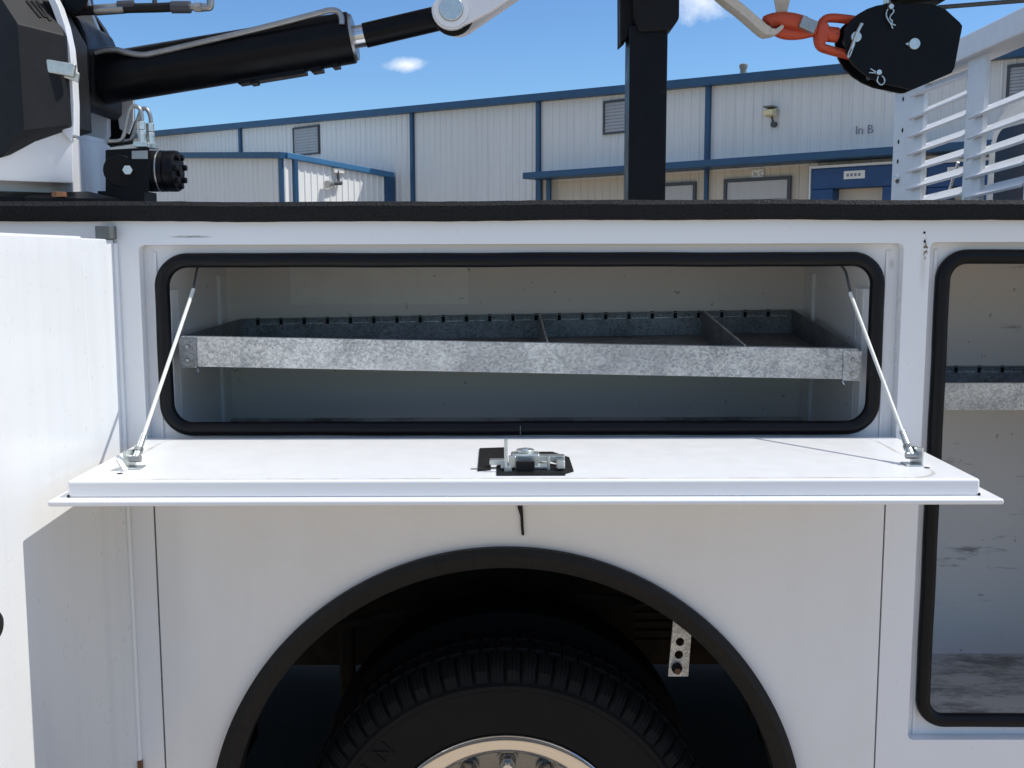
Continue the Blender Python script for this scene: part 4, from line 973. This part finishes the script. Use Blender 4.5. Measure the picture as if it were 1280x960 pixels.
# chimney pipe on the roof
c = W3(s_of(910) + .0, -.6, 0); zb0 = roofz(s_of(910)); pt_ = MB().lathe((c.x, c.y, zb0), [(.001, -.05), (.16, -.05), (.12, .10), (.10, .12), (.10, .42), (.001, .42)], 16, 'Z').build('roof_vent', 'roof_vent_metal', ware, smooth=40)
MB().lathe((c.x, c.y, zb0), [(.001, .38), (.11, .38), (.13, .42), (.13, .50), (.09, .53), (.001, .53)], 16, 'Z').build('vent_cap', 'roof_vent_metal', pt_, smooth=40)
# wall lettering and door sign
def lettering(body, px, py, size, out):
    s_ = s_of(px, out); z = zw(px, py, out); vs, fs = text_mesh(body, size, .004); o = W3(s_, out, z)
    return MB().add([o + U * v.x + Vector((0, 0, v.y)) + N * v.z for v in vs], fs)
ls = thing('wall_lettering', W3(s_of(1070), .04, zw(1070, 163)), 'small dark lettering high on the warehouse wall above the canopy', 'lettering')
lettering('In B', 1071, 163.5, .33, .036).build('letters', 'sign_ink', ls)
sg = thing('door_sign', W3(s_of(943), .04, zw(943, 218)), 'small white sign above the roll-up door under the canopy', 'sign')
s_ = s_of(943); z_ = zw(943, 218)
sp_ = wbox(s_ - .20, s_ + .20, .035, .05, z_ - .13, z_ + .13).build('sign_board', 'sign_white', sg)
lettering('In C', 943, 218, .20, .054).build('letters', 'sign_ink', sp_)
# flood lamp
def lamp(px, py0, py1, label):
    s_ = s_of(px); z1, z0 = zw(px, py0), zw(px, py1)
    L = thing('wall_lamp', W3(s_, .03, z0), label, 'lamp', None)
    MB().hull([W3(s_ + a, o, z) for a in (-.15, .15) for o, z in ((.10, z1 - .02), (.42, z1 - .08), (.42, z1 - .24), (.10, z1 - .28))]).build('lamp_head', 'lamp_glass', L, bevel=.02)
    m = wbox(s_ - .14, s_ + .14, .06, .44, z1 - .015, z1 + .03).build('lamp_hood', 'roof_vent_metal', L)
    MB().cyl(W3(s_ + .03, .2, z1 - .26), W3(s_ + .05, .06, z0 + .05), .03, 8).build('lamp_arm', 'frame_dark', L)
    MB().cyl(W3(s_ + .05, .02, z0 + .05), W3(s_ + .05, .14, z0 + .05), .085, 10).build('lamp_base', 'frame_dark', L)
lamp(960, 136, 159, 'flood lamp with yellowish lens on the warehouse wall above the canopy')

# ================================================================== annex in front of the warehouse
sJ = s_of(494); J = W3(sJ, 0, 0); k = (360 - 640) / F
tN = (k * (J.y + D) - J.x) / (N.x - k * N.y)              # how far the annex reaches out, so its corner is on that column
annex = thing('annex_building', W3(sJ - 4, tN / 2, 0), 'low pale metal annex with blue edges jutting from the warehouse', 'annex')
zk = ZY(194, W3(sJ, tN, 0).y); zj = ZY(219.5, J.y)
sF = sJ - 14
kF = W3(sF, tN, 0); zF = zk + .9
# front (shaded) wall, ribbed; side (sunlit) wall, ribbed
ribbed(sF, sJ, 0, lambda a: zF + (zk - zF) * (a - sF) / (sJ - sF), tN).build('front_wall', 'siding_white', annex)
def side_wall():
    n = round(tN / .305); p_ = tN / n; xs = []
    for i in range(n): a = i * p_; xs += [(a, 0), (a + p_ - .11, 0), (a + p_ - .085, .03), (a + p_ - .035, .03)]
    xs.append((tN, 0)); kk = len(xs)
    vs = [W3(sJ + o, a, 0) for a, o in xs] + [W3(sJ + o, a, zj + (zk - zj) * a / tN) for a, o in xs]
    return MB().add(vs, [(i, i + 1, i + 1 + kk, i + kk) for i in range(kk - 1)])
side_wall().build('side_wall', 'siding_sunlit', annex)  # sunlit brightness comes partly from the whiter colour
def bar(p0, p1, a, b): # beam between two points with half sizes along N/U direction a and z b
    p0, p1 = Vector(p0), Vector(p1); return MB().hexa([p0 - a - b, p1 - a - b, p1 + a - b, p0 + a - b, p0 - a + b, p1 - a + b, p1 + a + b, p0 + a + b])
zv = Vector((0, 0, 1))
bar(W3(sF, tN + .1, zF), W3(sJ + .12, tN + .1, zk), N * .13, zv * .11).build('front_fascia', 'blue_trim', annex)
bar(W3(sJ + .10, tN - .04, zk + .01), W3(sJ + .10, .1, zj + .01), U * .09, zv * .11).build('gutter', 'blue_trim_sunlit', annex, bevel=.03)
m = MB().hexa([W3(sF, .05, zF), W3(sJ, .05, zj), W3(sJ, tN, zk), W3(sF, tN, zF), W3(sF, .05, zF + .06), W3(sJ, .05, zj + .06), W3(sJ, tN, zk + .06), W3(sF, tN, zF + .06)]).build('annex_roof', 'siding_white', annex)
bar(W3(sJ - .10, tN + .04, 0), W3(sJ - .10, tN + .04, zk - .1), N * .05, U * .10).build('corner_trim', 'blue_trim', annex)
bar(W3(sJ + .10, tN - .42, 0), W3(sJ + .10, tN - .42, zk - .12), N * .08, U * .08).build('downspout', 'blue_trim', annex, bevel=.02)
bar(W3(sJ + .10, .30, 0), W3(sJ + .10, .30, zj - .05), N * .22, U * .09).build('downspout', 'blue_trim', annex, bevel=.02)
# lamp on the sunlit annex wall
def a_of(px): k = (px - 640) / F; o = W3(sJ, 0, 0); return (k * (o.y + D) - o.x) / (N.x - k * N.y)
am = a_of(424); zl = ZY(213, W3(sJ, am, 0).y); zl2 = ZY(229, W3(sJ, am, 0).y)
L = thing('wall_lamp', W3(sJ, am, zl2), 'dark bracket lamp on the sunlit annex wall under its gutter', 'lamp')
bar(W3(sJ + .08, am - .3, zl), W3(sJ + .08, am + .2, zl), U * .06, zv * .10).build('lamp_box', 'sign_white', L, bevel=.02)
MB().cyl(W3(sJ + .10, am, zl), W3(sJ + .16, am + .02, zl2), .05, 8).build('lamp_arm', 'frame_dark', L)
MB().cyl(W3(sJ + .16, am - .1, zl2 + .02), W3(sJ + .20, am + .35, zl2 - .02), .08, 12).build('lamp_neck', 'frame_dark', L)
MB().cyl(W3(sJ + .20, am + .35, zl2 - .02), W3(sJ + .24, am + .65, zl2 - .08), .09, 12, .15).build('lamp_head', 'dull_steel', L, smooth=40)
